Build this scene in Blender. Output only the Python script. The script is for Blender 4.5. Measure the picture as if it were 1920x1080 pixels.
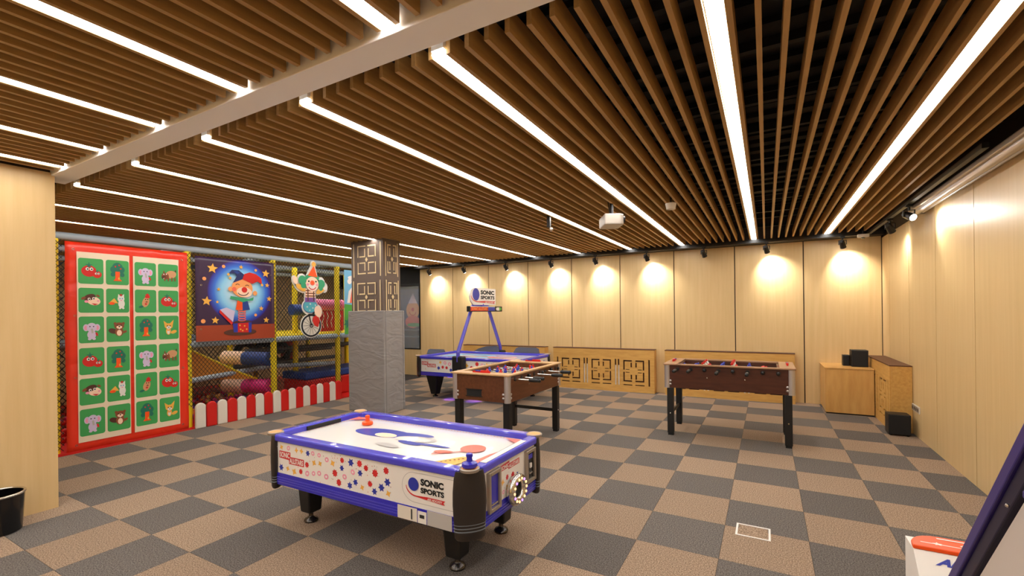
import bpy, math, random
from mathutils import Vector, Matrix
random.seed(7)
PI = math.pi
scene = bpy.context.scene
for o in list(bpy.data.objects):
    bpy.data.objects.remove(o)
COL = scene.collection

# ---------------------------------------------------------------- camera
CAMH, FPX, CYPX, ROLL, YAW = 1.5169, 854.61, 587.70, 0.01194, 0.50890
cam_data = bpy.data.cameras.new('camera')
cam = bpy.data.objects.new('camera', cam_data)
COL.objects.link(cam)
cam_data.sensor_fit = 'HORIZONTAL'
cam_data.sensor_width = 36.0
cam_data.lens = 36.0 * FPX / 1920.0
cam_data.shift_y = (CYPX - 540.0) / 1920.0
cam_data.clip_start = 0.05
cam_data.clip_end = 100
_c, _s = math.cos(YAW), math.sin(YAW)
_right0, _up0, _fwd = Vector((_c, _s, 0)), Vector((0, 0, 1)), Vector((-_s, _c, 0))
_right = _right0 * math.cos(ROLL) - _up0 * math.sin(ROLL)
_up = _right0 * math.sin(ROLL) + _up0 * math.cos(ROLL)
_m = Matrix((_right, _up, -_fwd)).transposed().to_4x4()
_m.translation = Vector((0, 0, CAMH))
cam.matrix_world = _m
scene.camera = cam

# ---------------------------------------------------------------- light and exposure
world = bpy.data.worlds.new('world')
scene.world = world
world.use_nodes = True
world.node_tree.nodes['Background'].inputs[0].default_value = (1.0, 0.95, 0.88, 1)
world.node_tree.nodes['Background'].inputs[1].default_value = 0.05
vs = scene.view_settings
vs.view_transform = 'Standard'
vs.look = 'None'
vs.gamma = 1.0
vs.use_curve_mapping = False
vs.exposure = 0.0
STRIP_POWER = 26.5          # radiance of the linear LED strips
STRIP_TINT = (1.0, 0.98, 0.945)
SPOT_WATT = 80.0

# ---------------------------------------------------------------- materials
def lin(c):
    r = []
    for v in c[:3]:
        v = v / 255.0
        r.append(v / 12.92 if v <= 0.04045 else ((v + 0.055) / 1.055) ** 2.4)
    return (r[0], r[1], r[2], 1.0)

MATS = {}
def mat(name, rgb, rough=0.5, metal=0.0, spec=0.5, emit=None, emit_s=0.0, alpha=None, coat=0.0, trans=0.0):
    if name in MATS:
        return MATS[name]
    m = bpy.data.materials.new(name)
    m.use_nodes = True
    b = m.node_tree.nodes['Principled BSDF']
    b.inputs['Base Color'].default_value = lin(rgb)
    b.inputs['Roughness'].default_value = rough
    b.inputs['Metallic'].default_value = metal
    b.inputs['Specular IOR Level'].default_value = spec
    b.inputs['Coat Weight'].default_value = coat
    b.inputs['Transmission Weight'].default_value = trans
    if emit:
        b.inputs['Emission Color'].default_value = lin(emit)
        b.inputs['Emission Strength'].default_value = emit_s
    if alpha is not None:
        b.inputs['Alpha'].default_value = alpha
    MATS[name] = m
    return m

def node(nt, kind, **kw):
    n = nt.nodes.new(kind)
    for k, v in kw.items():
        setattr(n, k, v)
    return n

def grain(name, a, b, scale=(6, 6, 0.5), rough=0.45, noise=4.0, spec=0.4, bump=0.0, per_object=True):
    """wood: two tones mixed by noise stretched along the grain, shifted from piece to piece"""
    m = mat(name, a, rough, spec=spec)
    nt = m.node_tree
    bs = nt.nodes['Principled BSDF']
    tc = node(nt, 'ShaderNodeTexCoord')
    mp = node(nt, 'ShaderNodeMapping')
    mp.inputs['Scale'].default_value = scale
    nt.links.new(tc.outputs['Object'], mp.inputs['Vector'])
    if per_object:
        oi = node(nt, 'ShaderNodeObjectInfo')
        mul = node(nt, 'ShaderNodeMath', operation='MULTIPLY')
        mul.inputs[1].default_value = 37.0
        nt.links.new(oi.outputs['Random'], mul.inputs[0])
        cx = node(nt, 'ShaderNodeCombineXYZ')
        for k in range(3):
            nt.links.new(mul.outputs[0], cx.inputs[k])
        nt.links.new(cx.outputs[0], mp.inputs['Location'])
    nz = node(nt, 'ShaderNodeTexNoise')
    nz.inputs['Scale'].default_value = noise
    nz.inputs['Detail'].default_value = 5
    nz.inputs['Roughness'].default_value = 0.6
    nt.links.new(mp.outputs[0], nz.inputs['Vector'])
    rp = node(nt, 'ShaderNodeValToRGB')
    rp.color_ramp.elements[0].position = 0.32
    rp.color_ramp.elements[1].position = 0.68
    rp.color_ramp.elements[0].color = lin(a)
    rp.color_ramp.elements[1].color = lin(b)
    nt.links.new(nz.outputs['Fac'], rp.inputs[0])
    nt.links.new(rp.outputs[0], bs.inputs['Base Color'])
    if bump:
        bp = node(nt, 'ShaderNodeBump')
        bp.inputs['Strength'].default_value = bump
        bp.inputs['Distance'].default_value = 0.002
        nt.links.new(nz.outputs['Fac'], bp.inputs['Height'])
        nt.links.new(bp.outputs[0], bs.inputs['Normal'])
    return m

def speckle(name, a, b, noise=130.0, rough=0.95, bump=0.6, blotch=True):
    """short looped carpet"""
    m = mat(name, a, rough, spec=0.1)
    nt = m.node_tree
    bs = nt.nodes['Principled BSDF']
    tc = node(nt, 'ShaderNodeTexCoord')
    oi = node(nt, 'ShaderNodeObjectInfo')
    nz = node(nt, 'ShaderNodeTexNoise')
    nz.inputs['Scale'].default_value = noise
    nz.inputs['Detail'].default_value = 3
    nt.links.new(tc.outputs['Object'], nz.inputs['Vector'])
    rp = node(nt, 'ShaderNodeValToRGB')
    rp.color_ramp.elements[0].position = 0.35
    rp.color_ramp.elements[1].position = 0.65
    rp.color_ramp.elements[0].color = lin(a)
    rp.color_ramp.elements[1].color = lin(b)
    nt.links.new(nz.outputs['Fac'], rp.inputs[0])
    hs = node(nt, 'ShaderNodeHueSaturation')
    mr = node(nt, 'ShaderNodeMapRange')
    mr.inputs['To Min'].default_value = 0.9
    mr.inputs['To Max'].default_value = 1.1
    nt.links.new(oi.outputs['Random'], mr.inputs['Value'])
    nt.links.new(mr.outputs[0], hs.inputs['Value'])
    nt.links.new(rp.outputs[0], hs.inputs['Color'])
    nt.links.new(hs.outputs[0], bs.inputs['Base Color'])
    bp = node(nt, 'ShaderNodeBump')
    bp.inputs['Strength'].default_value = bump
    bp.inputs['Distance'].default_value = 0.004
    nt.links.new(nz.outputs['Fac'], bp.inputs['Height'])
    nt.links.new(bp.outputs[0], bs.inputs['Normal'])
    return m

def crumple(m, scale=3.0, strength=0.5, dist=0.03, stretch=(1, 1, 1)):
    nt = m.node_tree
    bs = nt.nodes['Principled BSDF']
    tc = node(nt, 'ShaderNodeTexCoord')
    mp = node(nt, 'ShaderNodeMapping')
    mp.inputs['Scale'].default_value = stretch
    nz = node(nt, 'ShaderNodeTexNoise')
    nz.inputs['Scale'].default_value = scale
    nz.inputs['Detail'].default_value = 2
    nz.inputs['Distortion'].default_value = 1.2
    nt.links.new(tc.outputs['Object'], mp.inputs[0])
    nt.links.new(mp.outputs[0], nz.inputs['Vector'])
    bp = node(nt, 'ShaderNodeBump')
    bp.inputs['Strength'].default_value = strength
    bp.inputs['Distance'].default_value = dist
    nt.links.new(nz.outputs['Fac'], bp.inputs['Height'])
    nt.links.new(bp.outputs[0], bs.inputs['Normal'])
    return m

grain('wall_wood', (208, 177, 124), (216, 186, 135), (7, 7, 0.35), 0.38, 3.0)
grain('cover_wood', (196, 148, 76), (214, 168, 94), (1.2, 9, 9), 0.42, 3.5)
grain('podium_wood', (197, 148, 80), (212, 165, 96), (5, 5, 0.8), 0.4, 3.0)
grain('slat_wood', (166, 128, 75), (184, 146, 90), (12, 0.8, 12), 0.5, 4.0)
grain('table_brown', (84, 46, 26), (104, 60, 36), (1.0, 8, 8), 0.35, 4.0)
grain('table_dark', (66, 34, 24), (82, 44, 31), (1.0, 8, 8), 0.35, 4.0)
grain('rim_wood', (186, 146, 100), (202, 164, 118), (1.0, 8, 8), 0.35, 4.0)
grain('rim_brown', (150, 112, 82), (166, 126, 94), (1.0, 8, 8), 0.35, 4.0)
speckle('carpet_tan', (112, 93, 76), (176, 152, 129))
speckle('carpet_grey', (74, 69, 65), (124, 117, 111))
mat('floor_base', (48, 44, 42), 0.95)
mat('joint_dark', (52, 36, 24), 0.8)
mat('black_deck', (16, 16, 16), 0.7)
mat('black_bar', (26, 25, 25), 0.6)
mat('beam_white', (246, 243, 240), 0.6)
mat('black', (14, 14, 15), 0.45)
mat('black_matt', (18, 18, 19), 0.8)
mat('black_gloss', (10, 10, 12), 0.15)
crumple(mat('post_leather', (40, 34, 31), 0.38), 60, 0.3, 0.002)
mat('charcoal', (44, 44, 46), 0.5)
mat('blue', (44, 38, 176), 0.25, coat=0.4)
mat('blue_rail', (66, 62, 196), 0.22, coat=0.5)
mat('blue_print', (38, 52, 160), 0.4)
mat('blue_mat', (28, 62, 140), 0.45)
mat('navy', (24, 38, 96), 0.45)
mat('purple_tube', (84, 76, 190), 0.3, coat=0.3)
mat('purple_dark', (52, 40, 112), 0.35)
mat('purple_shaded', (16, 10, 46), 0.4)  # post purple darkened to near black for its shaded underside
mat('foot_metal', (74, 70, 68), 0.22, metal=0.85)
mat('white', (232, 227, 220), 0.35)
mat('offwhite', (222, 214, 200), 0.5)
mat('panel_grey', (196, 184, 174), 0.45)
mat('playfield', (236, 232, 226), 0.18, coat=0.4)
mat('chrome', (210, 206, 200), 0.18, metal=1.0)
mat('alu', (196, 190, 188), 0.38, metal=0.8)
mat('silver', (168, 156, 142), 0.35, metal=0.6)
mat('red', (206, 28, 22), 0.42)
crumple(mat('red_vinyl', (228, 50, 24), 0.33), 2.5, 0.6, 0.05)
mat('red_print', (204, 36, 40), 0.4)
mat('pink', (238, 150, 178), 0.4)
mat('pink_roll', (224, 48, 132), 0.4)
mat('pink_soft', (236, 112, 150), 0.4)
mat('orange', (244, 84, 18), 0.35)
mat('coral', (236, 104, 82), 0.35)
mat('gold', (236, 176, 72), 0.4)
mat('yellow', (232, 204, 24), 0.45)
mat('yellow_pad', (244, 216, 22), 0.5)
mat('card_green', (62, 160, 84), 0.42)
crumple(mat('field_cream', (232, 214, 188), 0.4), 2.5, 0.4, 0.03)
mat('tree_green', (22, 112, 92), 0.45)
mat('hair_green', (52, 160, 112), 0.45)
mat('leaf', (70, 160, 60), 0.45)
mat('brown', (134, 72, 40), 0.45)
mat('brown_dark', (82, 42, 28), 0.45)
mat('tan', (206, 150, 106), 0.45)
mat('skin', (250, 214, 186), 0.45)
mat('skin_orange', (244, 160, 92), 0.45)
mat('lilac', (206, 192, 222), 0.45)
mat('grey_print', (180, 176, 172), 0.45)
mat('purple_print', (122, 72, 150), 0.45)
mat('sky_print', (108, 176, 212), 0.45)
mat('teal_print', (84, 176, 190), 0.45)
mat('stage_red', (158, 62, 34), 0.35)
crumple(mat('grey_pad', (142, 138, 136), 0.5), 4.0, 0.6, 0.045, (0.6, 0.6, 1.6))
mat('pipe_pad', (164, 176, 186), 0.55)
mat('pipe_dark', (92, 98, 104), 0.6)
mat('net_black', (22, 22, 22), 0.8)
mat('column_taupe', (112, 96, 86), 0.6)
mat('column_cream', (236, 214, 164), 0.6)
mat('play_floor', (150, 40, 34), 0.6)
mat('slide_amber', (206, 136, 44), 0.35)
mat('acrylic_grey', (92, 98, 112), 0.12, alpha=0.85)
mat('glass_dark', (22, 24, 26), 0.06, spec=0.7, coat=0.5)
mat('glass_clear', (200, 205, 210), 0.03, alpha=0.22)
mat('field_green', (150, 178, 150), 0.4)
mat('lamp_white', (255, 250, 240), 0.5, emit=(255, 248, 238), emit_s=40.0)
mat('bulb_warm', (255, 210, 150), 0.4, emit=(255, 200, 140), emit_s=1.6)
mat('bulb_violet', (190, 150, 255), 0.4, emit=(170, 130, 255), emit_s=1.6)
mat('violet_glow', (150, 110, 255), 0.4, emit=(120, 80, 255), emit_s=6.0)
mat('projector_grey', (196, 188, 178), 0.45)
_ms = mat('strip_glow', (255, 255, 255), 0.5)
_b = _ms.node_tree.nodes['Principled BSDF']
_b.inputs['Emission Color'].default_value = (*STRIP_TINT, 1)
_b.inputs['Emission Strength'].default_value = STRIP_POWER

# poster sky: a moon disc fading to night blue (flat print, radial in the sheet's own coordinates)
def moon_print():
    m = mat('moon_print', (40, 60, 170), 0.35)
    nt = m.node_tree
    bs = nt.nodes['Principled BSDF']
    tc = node(nt, 'ShaderNodeTexCoord')
    ln = node(nt, 'ShaderNodeVectorMath', operation='DISTANCE')
    ln.inputs[1].default_value = (0.0, 0.62, 0.70)
    nt.links.new(tc.outputs['Object'], ln.inputs[0])
    rp = node(nt, 'ShaderNodeValToRGB')
    e = rp.color_ramp.elements
    e[0].position, e[0].color = 0.10, lin((214, 238, 250))
    e[1].position, e[1].color = 0.56, lin((52, 26, 62))
    for p_, c_ in ((0.28, (140, 206, 240)), (0.38, (52, 112, 214)), (0.45, (44, 40, 150)), (0.47, (56, 28, 74))):
        x = e.new(p_)
        x.color = lin(c_)
    nt.links.new(ln.outputs['Value'], rp.inputs[0])
    nt.links.new(rp.outputs[0], bs.inputs['Base Color'])
    return m
moon_print()

# ---------------------------------------------------------------- mesh helpers
class MB:
    def __init__(self):
        self.v, self.f, self.mi, self.mats = [], [], [], []
    def slot(self, m):
        if m not in self.mats:
            self.mats.append(m)
        return self.mats.index(m)
    def add(self, vs, fs, m):
        k, n = self.slot(m), len(self.v)
        self.v += [tuple(q) for q in vs]
        self.f += [tuple(i + n for i in f) for f in fs]
        self.mi += [k] * len(fs)
        return self
    def box(self, x0, x1, y0, y1, z0, z1, m):
        vs = [(x, y, z) for z in (z0, z1) for y in (y0, y1) for x in (x0, x1)]
        return self.add(vs, [(0, 2, 3, 1), (4, 5, 7, 6), (0, 1, 5, 4), (2, 6, 7, 3), (0, 4, 6, 2), (1, 3, 7, 5)], m)
    def cbox(self, c, s, m, rot=None):
        hx, hy, hz = s[0] / 2, s[1] / 2, s[2] / 2
        vs = [Vector((x, y, z)) for z in (-hz, hz) for y in (-hy, hy) for x in (-hx, hx)]
        if rot is not None:
            vs = [rot @ q for q in vs]
        vs = [q + Vector(c) for q in vs]
        return self.add(vs, [(0, 2, 3, 1), (4, 5, 7, 6), (0, 1, 5, 4), (2, 6, 7, 3), (0, 4, 6, 2), (1, 3, 7, 5)], m)
    def tube(self, p0, p1, r0, m, r1=None, n=12, caps=True):
        p0, p1 = Vector(p0), Vector(p1)
        r1 = r0 if r1 is None else r1
        d = (p1 - p0).normalized()
        a = d.orthogonal().normalized()
        b = d.cross(a)
        vs = []
        for p, r in ((p0, r0), (p1, r1)):
            for k in range(n):
                t = 2 * PI * k / n
                vs.append(p + a * (r * math.cos(t)) + b * (r * math.sin(t)))
        fs = [(k, (k + 1) % n, n + (k + 1) % n, n + k) for k in range(n)]
        if caps:
            fs += [tuple(range(n - 1, -1, -1)), tuple(range(n, 2 * n))]
        return self.add(vs, fs, m)
    def path(self, pts, r, m, n=10):
        for a, b in zip(pts[:-1], pts[1:]):
            self.tube(a, b, r, m, n=n)
        for q in pts[1:-1]:
            self.sphere(q, r, m, n, 6)
        return self
    def lathe(self, prof, m, c=(0, 0, 0), n=20, sx=1.0, sy=1.0, rot=0.0, caps=True):
        vs, L = [], len(prof)
        for r, z in prof:
            for k in range(n):
                t = 2 * PI * k / n
                x, y = r * sx * math.cos(t), r * sy * math.sin(t)
                x, y = x * math.cos(rot) - y * math.sin(rot), x * math.sin(rot) + y * math.cos(rot)
                vs.append((c[0] + x, c[1] + y, c[2] + z))
        fs = []
        for j in range(L - 1):
            for k in range(n):
                k2 = (k + 1) % n
                fs.append((j * n + k, j * n + k2, (j + 1) * n + k2, (j + 1) * n + k))
        if caps:
            fs += [tuple(range(n - 1, -1, -1)), tuple(range((L - 1) * n, L * n))]
        return self.add(vs, fs, m)
    def sphere(self, c, r, m, n=12, h=8, s=(1, 1, 1)):
        vs, fs = [(c[0], c[1], c[2] - r * s[2])], []
        for j in range(1, h):
            t = PI * j / h
            for k in range(n):
                a = 2 * PI * k / n
                vs.append((c[0] + r * s[0] * math.sin(t) * math.cos(a), c[1] + r * s[1] * math.sin(t) * math.sin(a), c[2] - r * s[2] * math.cos(t)))
        vs.append((c[0], c[1], c[2] + r * s[2]))
        last = len(vs) - 1
        for k in range(n):
            k2 = (k + 1) % n
            fs.append((0, 1 + k2, 1 + k))
            for j in range(h - 2):
                a, b = 1 + j * n, 1 + (j + 1) * n
                fs.append((a + k, a + k2, b + k2, b + k))
            a = 1 + (h - 2) * n
            fs.append((a + k, a + k2, last))
        return self.add(vs, fs, m)
    def torus(self, c, R, r, m, U=(1, 0, 0), V=(0, 1, 0), n=28, k=10, su=1.0, sv=1.0):
        U, V = Vector(U), Vector(V)
        N = U.cross(V)
        vs, fs = [], []
        for i in range(n):
            t = 2 * PI * i / n
            d = U * (math.cos(t) * su) + V * (math.sin(t) * sv)
            for j in range(k):
                p = 2 * PI * j / k
                vs.append(Vector(c) + d * R + (U * math.cos(t) + V * math.sin(t)) * (r * math.cos(p)) + N * (r * math.sin(p)))
        for i in range(n):
            for j in range(k):
                i2, j2 = (i + 1) % n, (j + 1) % k
                fs.append((i * k + j, i2 * k + j, i2 * k + j2, i * k + j2))
        return self.add(vs, fs, m)
    def prism(self, pts, z0, z1, m, U=(1, 0, 0), V=(0, 1, 0), O=(0, 0, 0)):
        U, V, O = Vector(U), Vector(V), Vector(O)
        N = U.cross(V)
        n = len(pts)
        vs = [O + U * p[0] + V * p[1] + N * z0 for p in pts] + [O + U * p[0] + V * p[1] + N * z1 for p in pts]
        fs = [tuple(range(n - 1, -1, -1)), tuple(range(n, 2 * n))] + [(k, (k + 1) % n, n + (k + 1) % n, n + k) for k in range(n)]
        return self.add(vs, fs, m)
    def ring(self, outer, inner, z0, z1, m):
        n = len(outer)
        vs = [(x, y, z0) for x, y in outer] + [(x, y, z1) for x, y in outer] + [(x, y, z0) for x, y in inner] + [(x, y, z1) for x, y in inner]
        fs = []
        for k in range(n):
            j = (k + 1) % n
            fs += [(k, j, n + j, n + k), (2 * n + j, 2 * n + k, 3 * n + k, 3 * n + j), (n + k, n + j, 3 * n + j, 3 * n + k), (j, k, 2 * n + k, 2 * n + j)]
        return self.add(vs, fs, m)
    def mesh(self, name, smooth=False):
        me = bpy.data.meshes.new(name)
        me.from_pydata(self.v, [], self.f)
        for m in self.mats:
            me.materials.append(MATS[m])
        for p, k in zip(me.polygons, self.mi):
            p.material_index = k
            p.use_smooth = smooth
        me.update()
        return me
    def build(self, name, parent=None, smooth=False, bevel=0.0, loc=None, seg=2):
        o = bpy.data.objects.new(name, self.mesh(name, smooth))
        COL.objects.link(o)
        if parent is not None:
            o.parent = parent
        if loc is not None:
            o.location = loc
        if bevel:
            b = o.modifiers.new('bevel', 'BEVEL')
            b.width, b.segments, b.limit_method, b.angle_limit = bevel, seg, 'ANGLE', 0.6
        if smooth:
            w = o.modifiers.new('edge', 'EDGE_SPLIT')
            w.split_angle = 0.7
        return o

_TEXT = {}
def text_shape(body, bold=0.0, shear=0.0):
    key = (body, bold, shear)
    if key not in _TEXT:
        cu = bpy.data.curves.new('lettering', 'FONT')
        cu.body, cu.size, cu.offset, cu.shear = body, 1.0, bold, shear
        cu.resolution_u = 3
        o = bpy.data.objects.new('lettering', cu)
        COL.objects.link(o)
        bpy.context.view_layer.update()
        me = bpy.data.meshes.new_from_object(o.evaluated_get(bpy.context.evaluated_depsgraph_get()))
        vs = [(v.co.x, v.co.y) for v in me.vertices]
        fs = [tuple(p.vertices) for p in me.polygons]
        bpy.data.objects.remove(o)
        bpy.data.curves.remove(cu)
        bpy.data.meshes.remove(me)
        x0, x1 = min(v[0] for v in vs), max(v[0] for v in vs)
        y0, y1 = min(v[1] for v in vs), max(v[1] for v in vs)
        _TEXT[key] = ([((x - x0) / (x1 - x0), (y - y0) / (y1 - y0)) for x, y in vs], fs)
    return _TEXT[key]

class Flat:
    """flat print laid on a sheet: shapes in sheet units, each a hair above the last"""
    def __init__(self, O=(0, 0, 0), U=(1, 0, 0), V=(0, 0, 1), eps=0.0005):
        self.O, self.U, self.V = Vector(O), Vector(U), Vector(V)
        self.N = self.U.cross(self.V)
        self.h, self.eps, self.mb = eps, eps, MB()
    def P(self, x, y):
        return self.O + self.U * x + self.V * y + self.N * self.h
    def poly(self, pts, m):
        self.mb.add([self.P(*q) for q in pts], [tuple(range(len(pts)))], m)
        self.h += self.eps
        return self
    def ell(self, cx, cy, rx, ry, m, rot=0.0, n=20):
        c, s = math.cos(rot), math.sin(rot)
        return self.poly([(cx + rx * math.cos(t) * c - ry * math.sin(t) * s, cy + rx * math.cos(t) * s + ry * math.sin(t) * c) for t in (2 * PI * k / n for k in range(n))], m)
    def circ(self, cx, cy, r, m, n=18):
        return self.ell(cx, cy, r, r, m, 0, n)
    def rect(self, x0, x1, y0, y1, m):
        return self.poly([(x0, y0), (x1, y0), (x1, y1), (x0, y1)], m)
    def rrect(self, x0, x1, y0, y1, r, m, n=5):
        pts = []
        for cx, cy, a in ((x1 - r, y0 + r, -PI / 2), (x1 - r, y1 - r, 0), (x0 + r, y1 - r, PI / 2), (x0 + r, y0 + r, PI)):
            for k in range(n + 1):
                t = a + PI / 2 * k / n
                pts.append((cx + r * math.cos(t), cy + r * math.sin(t)))
        return self.poly(pts, m)
    def star(self, cx, cy, r, m, n=5, inner=0.45, rot=0.0):
        return self.poly([(cx + (r if k % 2 == 0 else r * inner) * math.sin(PI * k / n + rot), cy + (r if k % 2 == 0 else r * inner) * math.cos(PI * k / n + rot)) for k in range(2 * n)], m)
    def bar(self, x0, y0, x1, y1, w, m):
        d = Vector((x1 - x0, y1 - y0)).normalized() * (w / 2)
        return self.poly([(x0 - d.y, y0 + d.x), (x0 + d.y, y0 - d.x), (x1 + d.y, y1 - d.x), (x1 - d.y, y1 + d.x)], m)
    def loop(self, cx, cy, rx, ry, w, m, a0=0.0, a1=2 * PI, n=20):
        vs, fs = [], []
        for k in range(n + 1):
            t = a0 + (a1 - a0) * k / n
            vs += [self.P(cx + rx * math.cos(t), cy + ry * math.sin(t)), self.P(cx + (rx - w) * math.cos(t), cy + (ry - w) * math.sin(t))]
        for k in range(n):
            fs.append((2 * k, 2 * k + 1, 2 * k + 3, 2 * k + 2))
        self.mb.add(vs, fs, m)
        self.h += self.eps
        return self
    def text(self, body, x0, x1, y0, y1, m, bold=0.02, rise=0.0, shear=0.0):
        vs, fs = text_shape(body, bold, shear)
        self.mb.add([self.P(x0 + a * (x1 - x0), y0 + b * (y1 - y0) + rise * a) for a, b in vs], fs, m)
        self.h += self.eps
        return self
    def build(self, name, parent=None):
        return self.mb.build(name, parent)

def place(mesh, name, parent=None, loc=(0, 0, 0), rot=(0, 0, 0), scale=None):
    o = bpy.data.objects.new(name, mesh)
    COL.objects.link(o)
    if parent is not None:
        o.parent = parent
    o.location, o.rotation_euler = loc, rot
    if scale:
        o.scale = scale
    return o
def tag(o, label, cat, group=None):
    o['label'], o['category'] = label, cat
    if group:
        o['group'] = group
    return o
def thing(name, label, cat, loc=(0, 0, 0), rz=0.0, group=None):
    o = bpy.data.objects.new(name, None)
    o.empty_display_size = 0.1
    COL.objects.link(o)
    o.location, o.rotation_euler = loc, (0, 0, rz)
    return tag(o, label, cat, group)
def struct(o, label=None):
    o['kind'] = 'structure'
    if label:
        o['label'] = label
    return o
ORD = ['first', 'second', 'third', 'fourth', 'fifth', 'sixth', 'seventh', 'eighth', 'ninth', 'tenth', 'eleventh', 'twelfth']

# ================================================================ THE ROOM
XR, XL, YB, YN = 1.545, -5.0, 8.80, -2.6      # side wall, near-left wall, back wall, wall behind
XP = -10.6                                    # far side of the play area
HS, HTOP, HDECK = 2.688, 2.63, 3.25           # slat undersides, top of wood panels, deck
T0X, T0Y = -0.7711, 3.5468                    # a carpet-tile corner

# ---- floor: base slab and loose-laid carpet tiles
floor = struct(MB().box(XP - 0.2, XR + 0.2, YN - 0.2, YB + 0.4, -0.12, -0.007, 'floor_base').build('floor'), 'chequered carpet tile floor in tan and grey')
def tile_mesh(m):
    return MB().box(-0.2488, 0.2488, -0.2488, 0.2488, -0.007, 0.0, m).mesh('carpet_tile')
tile_tan, tile_grey = tile_mesh('carpet_tan'), tile_mesh('carpet_grey')
def sees(x, y):
    d = Vector((x, y, -CAMH))
    z = d.dot(_fwd)
    if z < 0.3:
        return False
    px, py = 960 + FPX * d.dot(_right) / z, CYPX - FPX * d.dot(_up) / z
    return -10 < px < 1930 and py < 1090
rest = MB()
for i in range(-20, 6):
    for j in range(-13, 12):
        cx, cy = T0X + 0.5 * (i + 0.5), T0Y + 0.5 * (j + 0.5)
        if cx < -7.2 or cx > XR + 0.2 or cy < YN or cy > YB + 0.2:
            continue
        tan = (i + j) % 2 == 0
        if cx > -7.0 and any(sees(cx + a, cy + b) for a in (-0.25, 0, 0.25) for b in (-0.25, 0, 0.25)):
            place(tile_tan if tan else tile_grey, 'carpet_tile', floor, (cx, cy, 0))
        else:
            rest.box(cx - 0.2488, cx + 0.2488, cy - 0.2488, cy + 0.2488, -0.007, 0, 'carpet_tan' if tan else 'carpet_grey')
r_ = rest.build('carpet_tiles_rest', floor)
r_['kind'] = 'stuff'

# ---- walls: dark backing with separate wood panels standing proud of it
def panel_mesh(w, h, t=0.018):
    return MB().box(-w / 2, w / 2, 0, t, 0, h, 'wall_wood').mesh('wood_panel')
wall_back = struct(MB().box(-7.53, XR + 0.3, YB + 0.018, YB + 0.22, 0, HDECK, 'joint_dark').build('wall_back'), 'pale wood panelled back wall with dark joints')
seams = [-7.526] + [-7.526 + 1.0077 * k for k in range(1, 10)]
pm = panel_mesh(1.0077 - 0.016, HTOP)
for k in range(9):
    place(pm, 'wood_panel', wall_back, ((seams[k] + seams[k + 1]) / 2, YB, 0))
wall_right = struct(MB().box(XR + 0.018, XR + 0.22, YN, YB + 0.22, 0, HDECK, 'joint_dark').build('wall_right'), 'pale wood panelled side wall')
pr_ = panel_mesh(1.018 - 0.011, 2.60)
for k in range(12):
    y1 = 8.342 + 0.0 - 1.018 * (k - 1)
    y0 = y1 - 1.018
    if k == 0:
        place(panel_mesh(YB - 8.342 - 0.006, 2.60), 'wood_panel', wall_right, (XR, (YB + 8.342) / 2, 0), (0, 0, -PI / 2))
        continue
    place(pr_, 'wood_panel', wall_right, (XR, (y0 + y1) / 2, 0), (0, 0, -PI / 2))
wall_left = struct(MB().box(XL - 0.24, XL - 0.018, YN, 1.40, 0, HDECK, 'joint_dark').build('wall_left'), 'plain pale wood wall ending beside the play area')
for k, (a, b) in enumerate(((0.20, 1.42), (-1.0, 0.197), (-2.2, -1.003))):
    place(MB().box(-(b - a) / 2, (b - a) / 2, 0, 0.018, 0, HS + 0.002, 'wall_wood').mesh('wood_panel'), 'wood_panel', wall_left, (XL, (a + b) / 2, 0), (0, 0, PI / 2))
wall_near = struct(MB().box(XL - 0.3, XR + 0.3, YN - 0.2, YN, 0, HDECK, 'wall_wood').build('wall_near'))
wall_return = struct(MB().box(XP - 0.2, XL - 0.245, 1.28, 1.42, 0, HDECK, 'wall_wood').build('wall_return'))
wall_far = struct(MB().box(XP - 0.2, XP, 1.42, YB + 0.22, 0, HDECK, 'wall_wood').build('wall_far'))
# low wood wall and dark glazing left of the panelled wall
wall_low = struct(MB().box(XP, -7.535, YB, YB + 0.2, 0, 0.645, 'wall_wood').build('wall_low'))
window_1 = struct(MB().box(XP, -7.535, YB + 0.03, YB + 0.045, 0.66, 2.25, 'glass_clear').build('window_1'), 'dark glazed opening left of the panelled wall')
MB().box(XP, -7.535, YB - 0.005, YB + 0.08, 0.645, 0.668, 'black').box(XP, -7.535, YB - 0.005, YB + 0.08, 2.25, 2.30, 'black').box(-7.56, -7.535, YB - 0.005, YB + 0.08, 0.668, 2.25, 'black').build('window_frame', window_1)
struct(MB().box(XP, -7.535, YB + 0.9, YB + 1.0, 0, HDECK, 'black_matt').box(XP, -7.535, YB + 0.2, YB + 0.9, -0.1, 0.0, 'black_matt').box(-7.53, -7.45, YB + 0.22, YB + 1.0, 0, HDECK, 'black_matt').box(XP, -7.535, YB + 0.08, YB + 0.2, 2.3, HDECK, 'black_matt').build('wall_alcove'))
for z in (1.10, 0.92):
    tag(MB().box(-9.2, -7.6, YB + 0.35, YB + 0.6, z, z + 0.03, 'pipe_dark').build('display_shelf'), 'dark shelf behind the glazing, %s one' % ('upper' if z > 1 else 'lower'), 'shelf')

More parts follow.
